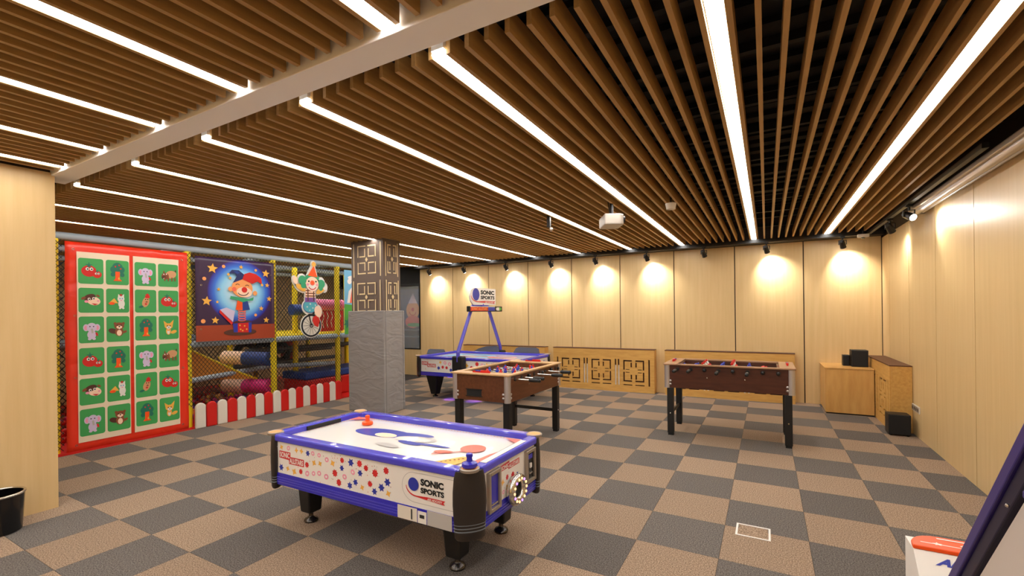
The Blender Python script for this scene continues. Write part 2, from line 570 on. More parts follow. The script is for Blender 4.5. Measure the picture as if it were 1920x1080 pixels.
# ---- ceiling: black deck, carrier bars, every slat its own piece
ceiling = struct(MB().box(XP - 0.2, XR + 0.3, YN - 0.2, YB + 1.0, HDECK, HDECK + 0.12, 'black_deck').build('ceiling'), 'open ceiling of parallel timber slats under a black deck')
bar_m = MB().box(-6.0, 6.0, -0.02, 0.02, 0, 0.05, 'black_bar').mesh('carrier_bar')
for k in range(11):
    y = 2.1 + 0.62 * k
    place(bar_m, 'carrier_bar', ceiling, (-4.5, y, HS + 0.16 + 0.03 * (k % 2)))
rib = MB().box(-6.0, 6.0, -0.05, 0.05, 0, 0.04, 'black_deck').mesh('deck_rib')
for k in range(30):
    place(rib, 'deck_rib', ceiling, (-4.5, 1.7 + 0.24 * k, HDECK - 0.041))
SW, SD = 0.023, 0.105
Y_F0, Y_F1, Y_N0, Y_N1 = 1.655, 8.52, YN + 0.02, 1.385
far_lights = [0.832, -0.165, -1.287, -2.215, -3.22, -4.215, -5.31, -6.36, -7.38, -8.48]
near_lights = [0.80, -0.27, -1.335, -2.365, -3.245, -4.055, -4.745]
slat_far = MB().box(-SW / 2, SW / 2, Y_F0, Y_F1, 0, SD, 'slat_wood').mesh('slat')
slat_near = MB().box(-SW / 2, SW / 2, Y_N0, Y_N1, 0, SD, 'slat_wood').mesh('slat')
def fill(lights, x_end, lo, m):
    xs = []
    half = 0.050
    x = lights[0] + half
    while x < x_end:
        xs.append(x)
        x += 0.1035
    seq = list(lights)
    for a, b in zip(seq[:-1], seq[1:]):
        r, l = a - half, b + half
        n = max(1, round((r - l) / 0.1035))
        xs += [r - (r - l) * k / n for k in range(n + 1)]
    x = seq[-1] - half
    while x > lo:
        xs.append(x)
        x -= 0.1035
    for x in xs:
        place(m, 'slat', ceiling, (x, 0, HS))
fill(far_lights, 1.30, -9.7, slat_far)
fill(near_lights, 1.40, XL + 0.02, slat_near)

beam = struct(MB().box(XL - 0.24, XR + 0.01, 1.398, 1.552, 2.668, HDECK, 'beam_white').build('trim_beam', bevel=0.004), 'white boxed beam crossing the slat ceiling')

# ---- linear LED strips between the slats
def strip(x, y0, y1, label, group):
    t = thing('linear_light', label, 'light', (x, (y0 + y1) / 2, HS), 0, group)
    L = (y1 - y0) / 2
    MB().box(-0.030, 0.030, -L, L, 0.004, 0.024, 'strip_glow').build('diffuser', t)
    MB().box(-0.034, 0.034, -L, L, 0.025, 0.085, 'white').build('housing', t)
for k, x in enumerate(far_lights):
    strip(x, Y_F0 - 0.015, Y_F1 + 0.03, 'long glowing light strip between the slats beyond the white beam, %s from the side wall' % ORD[k], 'light strips beyond the beam')
for k, x in enumerate(near_lights):
    strip(x, Y_N0 + 0.1, Y_N1 - 0.005, 'glowing light strip between the slats before the white beam, %s from the side wall' % ORD[k], 'light strips before the beam')

# ---- spotlight tracks and spots
track_b = tag(MB().box(-7.5, 1.36, 8.545, 8.585, 2.635, 2.672, 'black').box(-7.5, XR, 8.60, YB, 2.634, 2.70, 'black').build('lighting_track'), 'black lighting track along the top of the back wall', 'track')
track_r = tag(MB().box(1.33, 1.37, 4.4, 8.54, 2.635, 2.672, 'black').build('lighting_track'), 'black lighting track along the side wall', 'track')
def spot(loc, aim, label, on=True, group='track spotlights', watt=SPOT_WATT, cone=104):
    t = thing('track_spotlight', label, 'spotlight', loc, 0, group)
    d = (Vector(aim) - Vector(loc)).normalized()
    MB().box(-0.03, 0.03, -0.02, 0.02, 0.095, 0.122, 'black').tube((0, 0, 0.06), (0, 0, 0.096), 0.012, 'black').build('adapter', t, bevel=0.003)
    q = Vector((1, 0, 0)) if abs(d.x) < 0.8 else Vector((0, 1, 0))
    MB().cbox((0, 0, 0.062), (0.012 + 0.085 * abs(q.x), 0.012 + 0.085 * abs(q.y), 0.008), 'black').cbox(q * 0.046 + Vector((0, 0, 0.03)), (0.01, 0.02, 0.07), 'black').cbox(-q * 0.046 + Vector((0, 0, 0.03)), (0.01, 0.02, 0.07), 'black').build('yoke', t)
    h = MB().tube(-d * 0.055, d * 0.055, 0.034, 'black', 0.041, 18).tube(-d * 0.075, -d * 0.054, 0.022, 'charcoal', 0.034, 18)
    hd = h.build('lamp_head', t, smooth=True)
    MB().tube(d * 0.0555, d * 0.058, 0.034, 'lamp_white' if on else 'glass_dark', n=18).build('lens', hd)
    if on:
        ld = bpy.data.lights.new('spot_beam', 'SPOT')
        ld.energy, ld.spot_size, ld.spot_blend = watt, math.radians(cone), 0.9
        ld.color, ld.shadow_soft_size = (1.0, 0.97, 0.92), 0.03
        lo = bpy.data.objects.new('spot_beam', ld)
        COL.objects.link(lo)
        lo.parent = t
        lo.location = d * 0.065
        lo.rotation_euler = d.to_track_quat('-Z', 'Y').to_euler()
for k, x in enumerate((1.03, 0.012, -0.94, -1.92, -2.906, -3.853, -4.917, -6.03, -7.04)):
    on = k != 2
    spot((x, 8.565, 2.512), (x + 0.10, 8.80, 2.17), 'black track spotlight over the back wall, %s from the corner%s' % (ORD[k], '' if on else ', switched off'), on)
spot((1.35, 7.22, 2.512), (1.545, 7.42, 2.20), 'black track spotlight on the side wall nearer the room corner', True, watt=30)
spot((1.35, 6.36, 2.512), (1.56, 6.0, 2.30), 'black track spotlight on the side wall beside the long luminaire', True, watt=36, cone=95)
# pale junction box on the track by the corner, long unlit luminaire along the side wall
t = thing('junction_box', 'small pale sensor box on the ceiling track near the corner', 'sensor', (1.26, 8.40, 2.575))
MB().box(-0.07, 0.07, -0.03, 0.03, 0.0, 0.05, 'offwhite').build('body', t, bevel=0.008)
MB().sphere((0, 0, 0.0), 0.03, 'glass_dark', 12, 8, (1, 1, 0.7)).tube((0.0, 0, 0.05), (0.0, 0, 0.10), 0.012, 'black').build('sensor_dome', t, smooth=True)
t = thing('wall_luminaire', 'long unlit aluminium luminaire running along the side wall below the ceiling', 'light', (1.455, 3.2, 2.565))
MB().box(-0.055, 0.085, -3.4, 3.42, 0.025, 0.075, 'silver').build('housing', t, bevel=0.01)
MB().tube((0.0, -3.36, 0.018), (0.0, 3.40, 0.018), 0.034, 'alu', n=14).build('reflector', t, smooth=True)
MB().tube((0.068, -3.36, 0.018), (0.068, 3.40, 0.018), 0.013, 'white', n=10).build('tube', t, smooth=True)
MB().box(-0.055, 0.085, 3.42, 3.44, 0.0, 0.075, 'alu').build('end_cap', t)

# ---- things hanging from the ceiling
t = thing('projector', 'white projector hanging from the slat ceiling', 'projector', (-1.45, 4.83, 2.44), math.radians(-60))
MB().prism([(-0.15, -0.105), (0.15, -0.105), (0.15, 0.06), (0.11, 0.105), (-0.11, 0.105), (-0.15, 0.06)], 0.0, 0.115, 'projector_grey').build('body', t, bevel=0.012)
MB().tube((0.085, 0.10, 0.06), (0.085, 0.118, 0.06), 0.036, 'black', n=18).tube((0.085, 0.116, 0.06), (0.085, 0.122, 0.06), 0.026, 'glass_dark', n=18).build('lens', t)
MB().tube((0, 0, 0.115), (0, 0, 0.30), 0.02, 'black').box(-0.06, 0.06, -0.06, 0.06, 0.115, 0.13, 'black').build('ceiling_mount', t)
MB().path([(-0.16, 0.02, 0.05), (-0.19, 0.03, 0.08), (-0.18, 0.02, 0.2), (-0.16, 0.0, 0.32)], 0.006, 'black', 6).build('cable', t)
t = thing('smoke_detector', 'small round white smoke detector under the slats', 'detector', (-0.847, 4.905, 2.60))
MB().lathe([(0.02, -0.035), (0.045, -0.03), (0.05, 0.0), (0.055, 0.02), (0.055, 0.03)], 'offwhite', n=20).build('body', t, smooth=True)
MB().tube((0, 0, 0.03), (0, 0, 0.25), 0.008, 'black').build('stem', t)
t = thing('ceiling_bracket', 'small dark hook bracket hanging under the slats', 'bracket', (-2.30, 5.07, 2.50))
MB().box(-0.02, 0.02, -0.015, 0.015, 0.06, 0.25, 'black').build('arm', t)
MB().sphere((0.03, 0, 0.03), 0.026, 'silver').tube((0, 0, 0.07), (0.03, 0, 0.03), 0.01, 'black').build('knob', t)

# ================================================================ COLUMN
CX0, CX1, CY0, CY1 = -5.86, -5.08, 5.10, 5.56
column = struct(MB().box(CX0 + 0.045, CX1 - 0.045, CY0 + 0.045, CY1 - 0.045, 0, HS + 0.1, 'column_taupe').build('wall_column'), 'square column with taupe fretwork paper above grey padding')
def fret(F, w, zt):
    cell = 0.56
    for n in range(2):
        z0 = zt - 0.02 - cell * (n + 1) - 0.03 * n
        b = 0.019
        mx = w / 2
        for sx in (-1, 1):
            F.rect(mx + sx * (w / 2 - 0.055) - b / 2, mx + sx * (w / 2 - 0.055) + b / 2, z0 + 0.01, z0 + cell - 0.02, 'column_cream')
        q = min(0.17, w / 2 - 0.12)
        cz = z0 + cell / 2
        for sx in (-1, 1):
            for sz in (-1, 1):
                g = 0.032
                xa, xb = mx + sx * g, mx + sx * (g + q)
                za, zb = cz + sz * 0.04, cz + sz * 0.225
                def R(a, b_, c, d):
                    F.rect(min(a, b_), max(a, b_), min(c, d), max(c, d), 'column_cream')
                R(xa, xa + sx * b, za, zb - sz * 0.05)
                R(xa, xb - sx * 0.04, za, za + sz * b)
                R(xb - sx * b, xb, za, zb)
                R(xa - sx * 0.01, xb, zb - sz * b, zb)
        F.poly([(mx, cz - 0.04), (mx + 0.03, cz), (mx, cz + 0.04), (mx - 0.03, cz)], 'column_cream')
wx, wy = CX1 - CX0 - 0.09, CY1 - CY0 - 0.09
F = Flat((CX0 + 0.045, CY0 + 0.045, 0), (1, 0, 0))
fret(F, wx, 2.69)
F.build('fretwork_paper', column)
F = Flat((CX1 - 0.045, CY0 + 0.045, 0), (0, 1, 0))
fret(F, wy, 2.69)
F.build('fretwork_paper', column)
t = thing('column_padding', 'grey padded vinyl cushions wrapped round the column foot', 'padding', ((CX0 + CX1) / 2, (CY0 + CY1) / 2, 0))
hx, hy, hz = (CX1 - CX0) / 2, (CY1 - CY0) / 2, 1.585
MB().box(-hx, hx, -hy, -hy + 0.04, 0, hz, 'grey_pad').build('pad', t, bevel=0.015, seg=3)
MB().box(-hx, hx, hy - 0.04, hy, 0, hz, 'grey_pad').build('pad', t, bevel=0.015, seg=3)
MB().box(hx - 0.04, hx, -hy + 0.041, hy - 0.041, 0, hz, 'grey_pad').build('pad', t, bevel=0.015, seg=3)
MB().box(-hx, -hx + 0.04, -hy + 0.041, hy - 0.041, 0, hz, 'grey_pad').build('pad', t, bevel=0.015, seg=3)

# ================================================================ AIR HOCKEY TABLES
def octagon(L, W, c):
    x, y = L / 2, W / 2
    return [(-x + c, -y), (x - c, -y), (x, -y + c), (x, y - c), (x - c, y), (-x + c, y), (-x, y - c), (-x, -y + c)]
def splat(F, x, y, s, m, kind, rot):
    """plain colour motifs of the scattered pattern"""
    if kind == 0:
        F.star(x, y, s, m, 6, 0.55, rot)
    elif kind == 1:
        F.star(x, y, s * 0.9, m, 8, 0.7, rot)
    elif kind == 2:
        F.ell(x, y, s * 0.75, s * 0.65, m, rot, 10)
        F.ell(x, y, s * 0.35, s * 0.28, 'white', rot, 8)
    else:
        F.star(x, y, s * 0.9, m, 4, 0.5, rot)
def pattern(F, x0, x1, y0, y1, n, s, rng, parent, avoid=()):
    done, tries = [], 0
    cols = [('blue_print', 0), ('red_print', 1), ('pink', 2), ('gold', 3)]
    while len(done) < n and tries < 4000:
        tries += 1
        x, y = rng.uniform(x0 + s, x1 - s), rng.uniform(y0 + s, y1 - s)
        r = s * rng.uniform(0.72, 1.0)
        if any((x - a) ** 2 + (y - b) ** 2 < (1.08 * (r + c)) ** 2 for a, b, c in done):
            continue
        if any(a - r < x < b + r and c - r < y < d + r for a, b, c, d in avoid):
            continue
        m, k = cols[len(done) % 4]
        G = Flat(F.O, F.U, F.V)
        splat(G, x, y, r, m, k, rng.uniform(-0.6, 0.6))
        G.build('print_motif', parent)
        done.append((x, y, r))
    for _ in range(n):
        x, y = rng.uniform(x0 + 0.01, x1 - 0.01), rng.uniform(y0 + 0.01, y1 - 0.01)
        if all((x - a) ** 2 + (y - b) ** 2 > (c * 1.2) ** 2 for a, b, c in done) and not any(a < x < b and c < y < d for a, b, c, d in avoid):
            F.star(x, y, s * 0.14, rng.choice(['brown', 'grey_print', 'red_print']), 4, 0.5)
def logo(F, x, y, w, h, emblem=True):
    """SONIC SPORTS lettering over a red ribbon; (x, y) lower left"""
    F.text('SONIC', x + 0.40 * w, x + 0.93 * w, y + 0.62 * h, y + 0.88 * h, 'black_matt', 0.055)
    F.text('SPORTS', x + 0.40 * w, x + 0.94 * w, y + 0.34 * h, y + 0.55 * h, 'black_matt', 0.05)
    F.circ(x + 0.23 * w, y + 0.61 * h, 0.125 * w if emblem else 0.001, 'blue_print', 22)
    pts, low = [], []
    for k in range(13):
        a = k / 12
        t = PI + a * PI / 2
        pts.append((x + 0.30 * w + 0.25 * w * math.cos(t), y + 0.52 * h + 0.36 * h * math.sin(t)))
    up = [(px + 0.012 * w + 0.012 * w * k / 12, py + 0.02 * h + 0.03 * h * k / 12) for k, (px, py) in enumerate(pts)]
    F.poly(pts + [(x + 0.96 * w, y + 0.08 * h), (x + 0.92 * w, y + 0.15 * h), (x + 0.97 * w, y + 0.24 * h), (x + 0.55 * w, y + 0.24 * h)] + up[::-1], 'red_print')
    F.text('AIR HOCKEY', x + 0.56 * w, x + 0.90 * w, y + 0.12 * h, y + 0.21 * h, 'white', 0.02)
def title(F, x, y, w, h, rise=0.0):
    F.poly([(x, y + 0.38 * h), (x + 0.46 * w, y + 0.3 * h + rise * 0.5), (x + 0.46 * w, y + h + rise * 0.5), (x, y + h)], 'red_print')
    F.poly([(x + 0.40 * w, y + rise), (x + w, y + rise), (x + w, y + 0.62 * h + rise), (x + 0.40 * w, y + 0.62 * h + rise)], 'red_print')
    F.text('SONIC', x + 0.03 * w, x + 0.43 * w, y + 0.46 * h, y + 0.92 * h, 'white', 0.03)
    F.text('ALLSTARS', x + 0.43 * w, x + 0.97 * w, y + 0.08 * h + rise, y + 0.54 * h + rise, 'white', 0.03)

def hockey(label, loc, L, W, z0, z1, z2, z3, ch, leg, group=None, rw=0.075):
    """cabinet with bevelled corners, ribbed skirt, rails, corner posts and legs; long side along x"""
    t = thing('air_hockey_table', label, 'game table', loc, 0, group)
    oc = octagon(L - 0.03, W - 0.03, ch)
    MB().prism(oc, z1, z2, 'white').build('cabinet', t)
    sk = MB().prism(octagon(L - 0.02, W - 0.02, ch), z0, z1, 'blue')
    for k in range(3):
        zz = z0 + (z1 - z0) * (0.22 + 0.2 * k)
        sk.prism(octagon(L - 0.012, W - 0.012, ch), zz, zz + 0.008, 'blue_rail')
    sk.build('skirt', t)
    inner = octagon(L - 2 * rw, W - 2 * rw, 0.03)
    MB().ring(octagon(L, W, ch), inner, z2, z3, 'blue_rail').build('rail', t, bevel=0.012, seg=3)
    MB().prism(octagon(L - 2 * rw + 0.01, W - 2 * rw + 0.01, 0.03), z2 - 0.01, z2 + 0.006, 'playfield').build('playfield', t)
    H = z3 - z0
    half = 0.094
    for sx in (-1, 1):
        for sy in (-1, 1):
            c = (sx * (L / 2 - 0.056), sy * (W / 2 - 0.056), 0)
            a = math.atan2(sy, sx)
            prof = [(0.78, z0 - 0.035), (0.90, z0 - 0.022), (0.95, z0 + 0.15 * H), (1.01, z0 + 0.45 * H), (1.0, z0 + 0.65 * H), (0.93, z0 + 0.86 * H), (0.84, z3 - 0.016), (0.82, z3 - 0.011)]
            p = MB().lathe([(r * half, z) for r, z in prof], 'post_leather', c, 20, 0.42, 1.0, a).build('corner_post', t, smooth=True)
            rg = MB()
            for k in range(3):
                zz = z0 + 0.012 + 0.018 * k
                rg.lathe([(half * 0.93, zz), (half * 0.975, zz + 0.004), (half * 0.93, zz + 0.008)], 'pipe_dark', c, 20, 0.42, 1.0, a, False)
            rg.build('rib', p, smooth=True)
            cc = (c[0] + sx * 0.006, c[1] + sy * 0.006, z3)
            cap = MB().lathe([(0.054, -0.010), (0.056, 0.004), (0.050, 0.009), (0.044, 0.004)], 'silver', cc, 20).build('corner_cap', t, smooth=True)
            MB().lathe([(0.045, 0.001), (0.045, 0.0055)], 'skin_orange', cc, 20).build('cap_inlay', cap)
    (lx, ly, tw, bw, zl) = leg
    for sx in (-1, 1):
        for sy in (-1, 1):
            lm = MB()
            a, b = tw / 2, bw / 2
            vs = [(sx * lx + x * s, sy * ly + y * s, z) for s, z in ((b, zl), (a, z0 + 0.001)) for x, y in ((-1, -1), (1, -1), (1, 1), (-1, 1))]
            lm.add(vs, [(3, 2, 1, 0), (4, 5, 6, 7), (0, 1, 5, 4), (1, 2, 6, 5), (2, 3, 7, 6), (3, 0, 4, 7)], 'black')
            lo = lm.build('leg', t, bevel=0.012)
            MB().lathe([(0.046, 0.0), (0.050, 0.010), (0.044, 0.022), (0.020, 0.034), (0.016, 0.04), (0.016, zl + 0.002)], 'foot_metal', (sx * lx, sy * ly, 0), 18).build('levelling_foot', lo, smooth=True)
    return t

rng = random.Random(3)
# ---- small table in the foreground
L1, W1 = 1.82, 0.90
h1 = hockey('low blue and white air hockey table in front of the padded column', (-2.295, 2.472, 0), L1, W1, 0.312, 0.396, 0.618, 0.665, 0.11, (0.665, 0.257, 0.135, 0.105, 0.075))
FY = -(W1 - 0.03) / 2
F = Flat((-L1 / 2 + 0.11, FY, 0.396), (1, 0, 0))
PW, PH = L1 - 0.22, 0.222
pattern(F, 0.0, 1.14, 0.0, PH, 80, 0.031, rng, h1, [(0.03, 0.31, 0.08, 0.16), (1.12, 1.6, 0, 0.3)])
F.build('speck_print', h1)
F = Flat((-L1 / 2 + 0.11, FY, 0.396), (1, 0, 0))
title(F, 0.035, 0.078, 0.27, 0.082)
F.build('title_print', h1)
F = Flat((-L1 / 2 + 0.11, FY, 0.396), (1, 0, 0))
F.loop(1.29, 0.115, 0.092, 0.088, 0.003, 'grey_print', PI / 2, 1.5 * PI, 16)
F.rect(1.29, PW, 0.200, 0.203, 'grey_print')
F.rect(1.29, PW, 0.027, 0.030, 'grey_print')
logo(F, 1.215, 0.038, 0.315, 0.155)
F.build('logo_print', h1)
# maker's stickers on the skirt
F = Flat((0.25, -(W1 - 0.012) / 2 - 0.001, 0.316), (1, 0, 0))
F.rect(0.12, 0.27, 0.0, 0.078, 'offwhite').rect(0.275, 0.34, 0.0, 0.07, 'white').rect(0.345, 0.52, 0.0, 0.085, 'grey_print').rect(0.29, 0.325, 0.03, 0.05, 'charcoal').rect(0.225, 0.235, 0.01, 0.07, 'charcoal')
F.build('sticker', h1)
# right end: title, pattern, payout window, coin window, light ring
EX = (L1 - 0.03) / 2
F = Flat((EX, -W1 / 2 + 0.11, 0.396), (0, 1, 0))
EW = W1 - 0.22
title(F, 0.21, 0.15, 0.24, 0.055, 0.01)
pattern(F, 0.20, 0.47, 0.0, 0.22, 14, 0.026, rng, h1, [(0.20, 0.46, 0.145, 0.24)])
pattern(F, 0.0, 0.05, 0.0, 0.22, 4, 0.02, rng, h1)
F.build('end_print', h1)
def window_unit(y0, y1, z0, z1, inner, name):
    o = MB()
    x0, x1 = EX, EX + 0.022
    w = 0.022
    o.box(x0, x1, y0, y0 + w, z0, z1, 'silver').box(x0, x1, y1 - w, y1, z0, z1, 'silver').box(x0, x1, y0 + w, y1 - w, z0, z0 + w, 'silver').box(x0, x1, y0 + w, y1 - w, z1 - w, z1, 'silver')
    f = o.build(name, h1, bevel=0.004)
    MB().box(x0, x0 + 0.008, y0 + w, y1 - w, z0 + w, z1 - w, inner).build('door', f)
    return f
wu = window_unit(-W1 / 2 + 0.165, -W1 / 2 + 0.30, 0.375, 0.608, 'blue', 'payout_frame')
MB().box(EX + 0.008, EX + 0.014, -W1 / 2 + 0.195, -W1 / 2 + 0.27, 0.41, 0.42, 'chrome').build('lip', wu)
wu = window_unit(W1 / 2 - 0.27, W1 / 2 - 0.135, 0.39, 0.608, 'black_gloss', 'coin_frame')
MB().box(EX + 0.008, EX + 0.016, W1 / 2 - 0.215, W1 / 2 - 0.19, 0.485, 0.515, 'white').box(EX + 0.008, EX + 0.014, W1 / 2 - 0.225, W1 / 2 - 0.18, 0.445, 0.455, 'chrome').box(EX + 0.008, EX + 0.012, W1 / 2 - 0.235, W1 / 2 - 0.175, 0.545, 0.575, 'blue').build('coin_slot', wu)
RC = Vector((EX + 0.03, 0.02, 0.42))
ringo = MB().torus(RC, 0.078, 0.028, 'chrome', (0, 1, 0), (0, 0, 1), 30, 12, 1.0, 0.88).build('light_ring', h1, smooth=True)
MB().prism([(0.06 * math.cos(2 * PI * k / 20), 0.05 * math.sin(2 * PI * k / 20)) for k in range(20)], -0.03, -0.012, 'black', (0, 1, 0), (0, 0, 1), RC).build('puck_return', ringo)
for k in range(14):
    a = 2 * PI * k / 14
    MB().sphere(RC + Vector((0.026, 0.078 * math.cos(a), 0.069 * math.sin(a))), 0.0085, ('bulb_warm', 'bulb_warm', 'bulb_violet')[k % 3], 8, 6).build('bulb', ringo)
# playfield print: border dots, plain swooshes, discs
F = Flat((0, 0, 0.6242), (1, 0, 0), (0, 1, 0))
ix, iy = L1 / 2 - 0.085, W1 / 2 - 0.085
for k in range(60):
    x = -ix + 0.02 + (2 * ix - 0.04) * k / 59
    for sy in (-1, 1):
        F.mb.add([F.P(x - 0.006, sy * (iy - 0.012) - 0.005), F.P(x + 0.006, sy * (iy - 0.012) - 0.005), F.P(x + 0.006, sy * (iy - 0.012) + 0.005), F.P(x - 0.006, sy * (iy - 0.012) + 0.005)], [(0, 1, 2, 3)], 'red_print')
for k in range(26):
    y = -iy + 0.02 + (2 * iy - 0.04) * k / 25
    for sx in (-1, 1):
        F.mb.add([F.P(sx * (ix - 0.012) - 0.005, y - 0.006), F.P(sx * (ix - 0.012) + 0.005, y - 0.006), F.P(sx * (ix - 0.012) + 0.005, y + 0.006), F.P(sx * (ix - 0.012) - 0.005, y + 0.006)], [(0, 1, 2, 3)], 'red_print')
F.h += F.eps
F.ell(-0.25, 0.06, 0.26, 0.10, 'blue_print', 0.05, 24)
F.ell(0.02, 0.12, 0.16, 0.045, 'blue_print', 0.1, 18)
F.ell(-0.18, 0.02, 0.10, 0.05, 'skin', 0.0, 16)
F.ell(0.10, 0.03, 0.17, 0.07, 'grey_print', 0.15, 18)
F.ell(0.08, 0.02, 0.15, 0.05, 'playfield', 0.15, 18)
F.ell(0.12, -0.06, 0.11, 0.032, 'blue_print', -0.1, 14)
F.ell(0.30, -0.04, 0.15, 0.02, 'blue_print', 0.05, 14)
F.ell(0.02, -0.17, 0.11, 0.035, 'grey_print', -0.1, 14)
F.ell(0.46, -0.12, 0.07, 0.03, 'coral', 0.25, 14)
F.bar(0.42, -0.19, 0.64, 0.0, 0.014, 'coral')
F.circ(0.60, 0.02, 0.085, 'coral', 26)
F.poly([(0.52, -0.33), (0.68, -0.33), (0.72, -0.15), (0.64, -0.15)], 'gold')
for k in range(8):
    F.circ(0.56 + 0.018 * k, -0.31 + 0.02 * k, 0.008, 'brown', 8)
F.poly([(0.74, -0.33), (0.80, -0.33), (0.80, 0.05), (0.77, -0.05)], 'coral')
F.poly([(0.66, 0.33), (0.80, 0.33), (0.80, 0.24)], 'coral')
F.poly([(-0.80, 0.33), (-0.60, 0.33), (-0.80, 0.22)], 'coral')
F.build('playfield_print', h1)
for sx in (-1, 1):
    MB().box(min(sx * (ix + 0.001), sx * (ix + 0.02)), max(sx * (ix + 0.001), sx * (ix + 0.02)), -0.16, 0.16, 0.628, 0.656, 'black').build('goal_slot', h1)
MB().box(L1 / 2 - 0.06, L1 / 2 - 0.02, -0.28, 0.22, 0.6655, 0.668, 'white').build('rail_sticker', h1)
# under the table: a small dark fan unit
MB().box(-0.25, 0.12, -0.08, 0.15, 0.19, 0.312, 'black').tube((-0.06, -0.10, 0.24), (-0.06, -0.08, 0.24), 0.045, 'charcoal').build('blower', h1)
def mallet(loc, m, label):
    t = thing('air_hockey_mallet', label, 'mallet', loc)
    MB().lathe([(0.040, 0.0), (0.044, 0.006), (0.042, 0.022), (0.034, 0.026)], m, n=22).build('base', t, smooth=True)
    MB().lathe([(0.033, 0.024), (0.018, 0.032), (0.015, 0.05), (0.020, 0.062), (0.018, 0.072), (0.008, 0.077)], m, n=18).build('knob', t, smooth=True)
mallet((-2.842, 2.66, 0.6285), 'orange', 'orange mallet lying on the low air hockey table')
mallet((-2.295 + L1 / 2 - 0.05, 2.472 - W1 / 2 + 0.05, 0.676), 'blue', 'blue mallet standing on the table corner post')

# ---- full-size table with overhead score arch
L2, W2 = 2.17, 1.28
h2 = hockey('full size blue and white air hockey table with overhead score arch', (-4.555, 7.06, 0), L2, W2, 0.415, 0.485, 0.715, 0.765, 0.13, (0.80, 0.40, 0.25, 0.12, 0.05))
F = Flat((-L2 / 2 + 0.13, -(W2 - 0.03) / 2, 0.485), (1, 0, 0))
PW = L2 - 0.26
pattern(F, 0.0, PW, 0.0, 0.23, 34, 0.048, rng, h2, [(0.0, 0.36, 0.08, 0.20)])
F.build('speck_print', h2)
F = Flat((-L2 / 2 + 0.13, -(W2 - 0.03) / 2, 0.485), (1, 0, 0))
title(F, 0.03, 0.085, 0.32, 0.10)
F.build('title_print', h2)
F = Flat(((L2 - 0.03) / 2, -W2 / 2 + 0.13, 0.485), (0, 1, 0))
pattern(F, 0.0, W2 - 0.26, 0.0, 0.23, 18, 0.045, rng, h2)
F.build('end_print', h2)
F = Flat((0, 0, 0.721), (1, 0, 0), (0, 1, 0))
F.ell(-0.35, 0.05, 0.55, 0.36, 'sky_print', 0.1, 24)
F.ell(-0.30, 0.02, 0.35, 0.22, 'playfield', 0.2, 20)
F.ell(-0.55, -0.12, 0.30, 0.10, 'blue_print', 0.3, 18)
F.ell(0.35, 0.08, 0.30, 0.14, 'coral', 0.1, 20)
F.ell(0.38, 0.09, 0.22, 0.09, 'playfield', 0.1, 18)
F.ell(0.55, -0.25, 0.24, 0.07, 'pink', 0.2, 16)
F.build('playfield_print', h2)
# tinted guards on the rails
def guard(pts, y, name='rail_guard'):
    MB().prism(pts, -0.005, 0.005, 'acrylic_grey', (1, 0, 0), (0, 0, 1), (0, y, 0)).build(name, h2)
guard([(-0.62, 0.76), (-0.02, 0.76), (-0.03, 0.87), (-0.10, 0.885), (-0.32, 0.87), (-0.5, 0.82)], W2 / 2 - 0.04)
guard([(0.30, 0.76), (0.86, 0.76), (0.84, 0.85), (0.78, 0.875), (0.42, 0.875), (0.36, 0.85)], W2 / 2 - 0.04)
MB().prism([(-0.35, 0.76), (0.22, 0.76), (0.18, 0.82), (-0.24, 0.86), (-0.30, 0.85)], -0.005, 0.005, 'acrylic_grey', (0, 1, 0), (0, 0, 1), (-L2 / 2 + 0.045, 0, 0)).build('rail_guard', h2)
# score arch
AX = -0.055
for sy in (-1, 1):
    MB().box(AX - 0.12, AX + 0.12, min(sy * (W2 / 2 - 0.01), sy * (W2 / 2 + 0.10)), max(sy * (W2 / 2 - 0.01), sy * (W2 / 2 + 0.10)), 0.47, 0.80, 'black').build('arch_mount', h2, bevel=0.03)
    MB().path([(AX, sy * (W2 / 2 + 0.07), 0.70), (AX, sy * (W2 / 2 + 0.07), 0.86), (AX, sy * 0.27, 1.64), (AX, sy * 0.22, 1.672), (AX, sy * 0.02, 1.675)], 0.032, 'purple_tube', 12).build('arch_tube', h2, smooth=True)
sb = MB().box(AX + 0.04, AX + 0.11, -0.50, 0.62, 1.555, 1.655, 'black').build('scoreboard', h2, bevel=0.01)
F = Flat((AX + 0.1105, -0.50, 1.555), (0, 1, 0))
F.rect(0.03, 0.60, 0.015, 0.085, 'red_print').rect(0.60, 0.84, 0.015, 0.085, 'blue_print').rect(0.02, 0.84, 0.086, 0.096, 'white')
F.text('SONIC ALLSTARS', 0.06, 0.56, 0.03, 0.07, 'gold', 0.01)
F.ell(0.93, 0.05, 0.05, 0.03, 'white').ell(1.03, 0.05, 0.05, 0.03, 'leaf').rect(0.95, 1.0, 0.02, 0.08, 'white')
F.build('score_print', sb)
pts = [(-0.42, 0.08), (-0.33, 0.0), (0.44, 0.0), (0.44, 0.31), (-0.30, 0.31), (-0.40, 0.26), (-0.44, 0.16)]
sg = MB().prism(pts, -0.012, 0.012, 'white', (0, 1, 0), (0, 0, 1), (AX + 0.02, 0.06, 1.68)).build('sign_board', h2)
F = Flat((AX + 0.033, 0.06, 1.68), (0, 1, 0))
logo(F, -0.45, 0.0, 0.90, 0.31)
F.build('sign_print', sg)
MB().tube((AX + 0.02, 0.06, 1.60), (AX + 0.02, 0.06, 1.70), 0.02, 'purple_tube').build('sign_stem', h2)
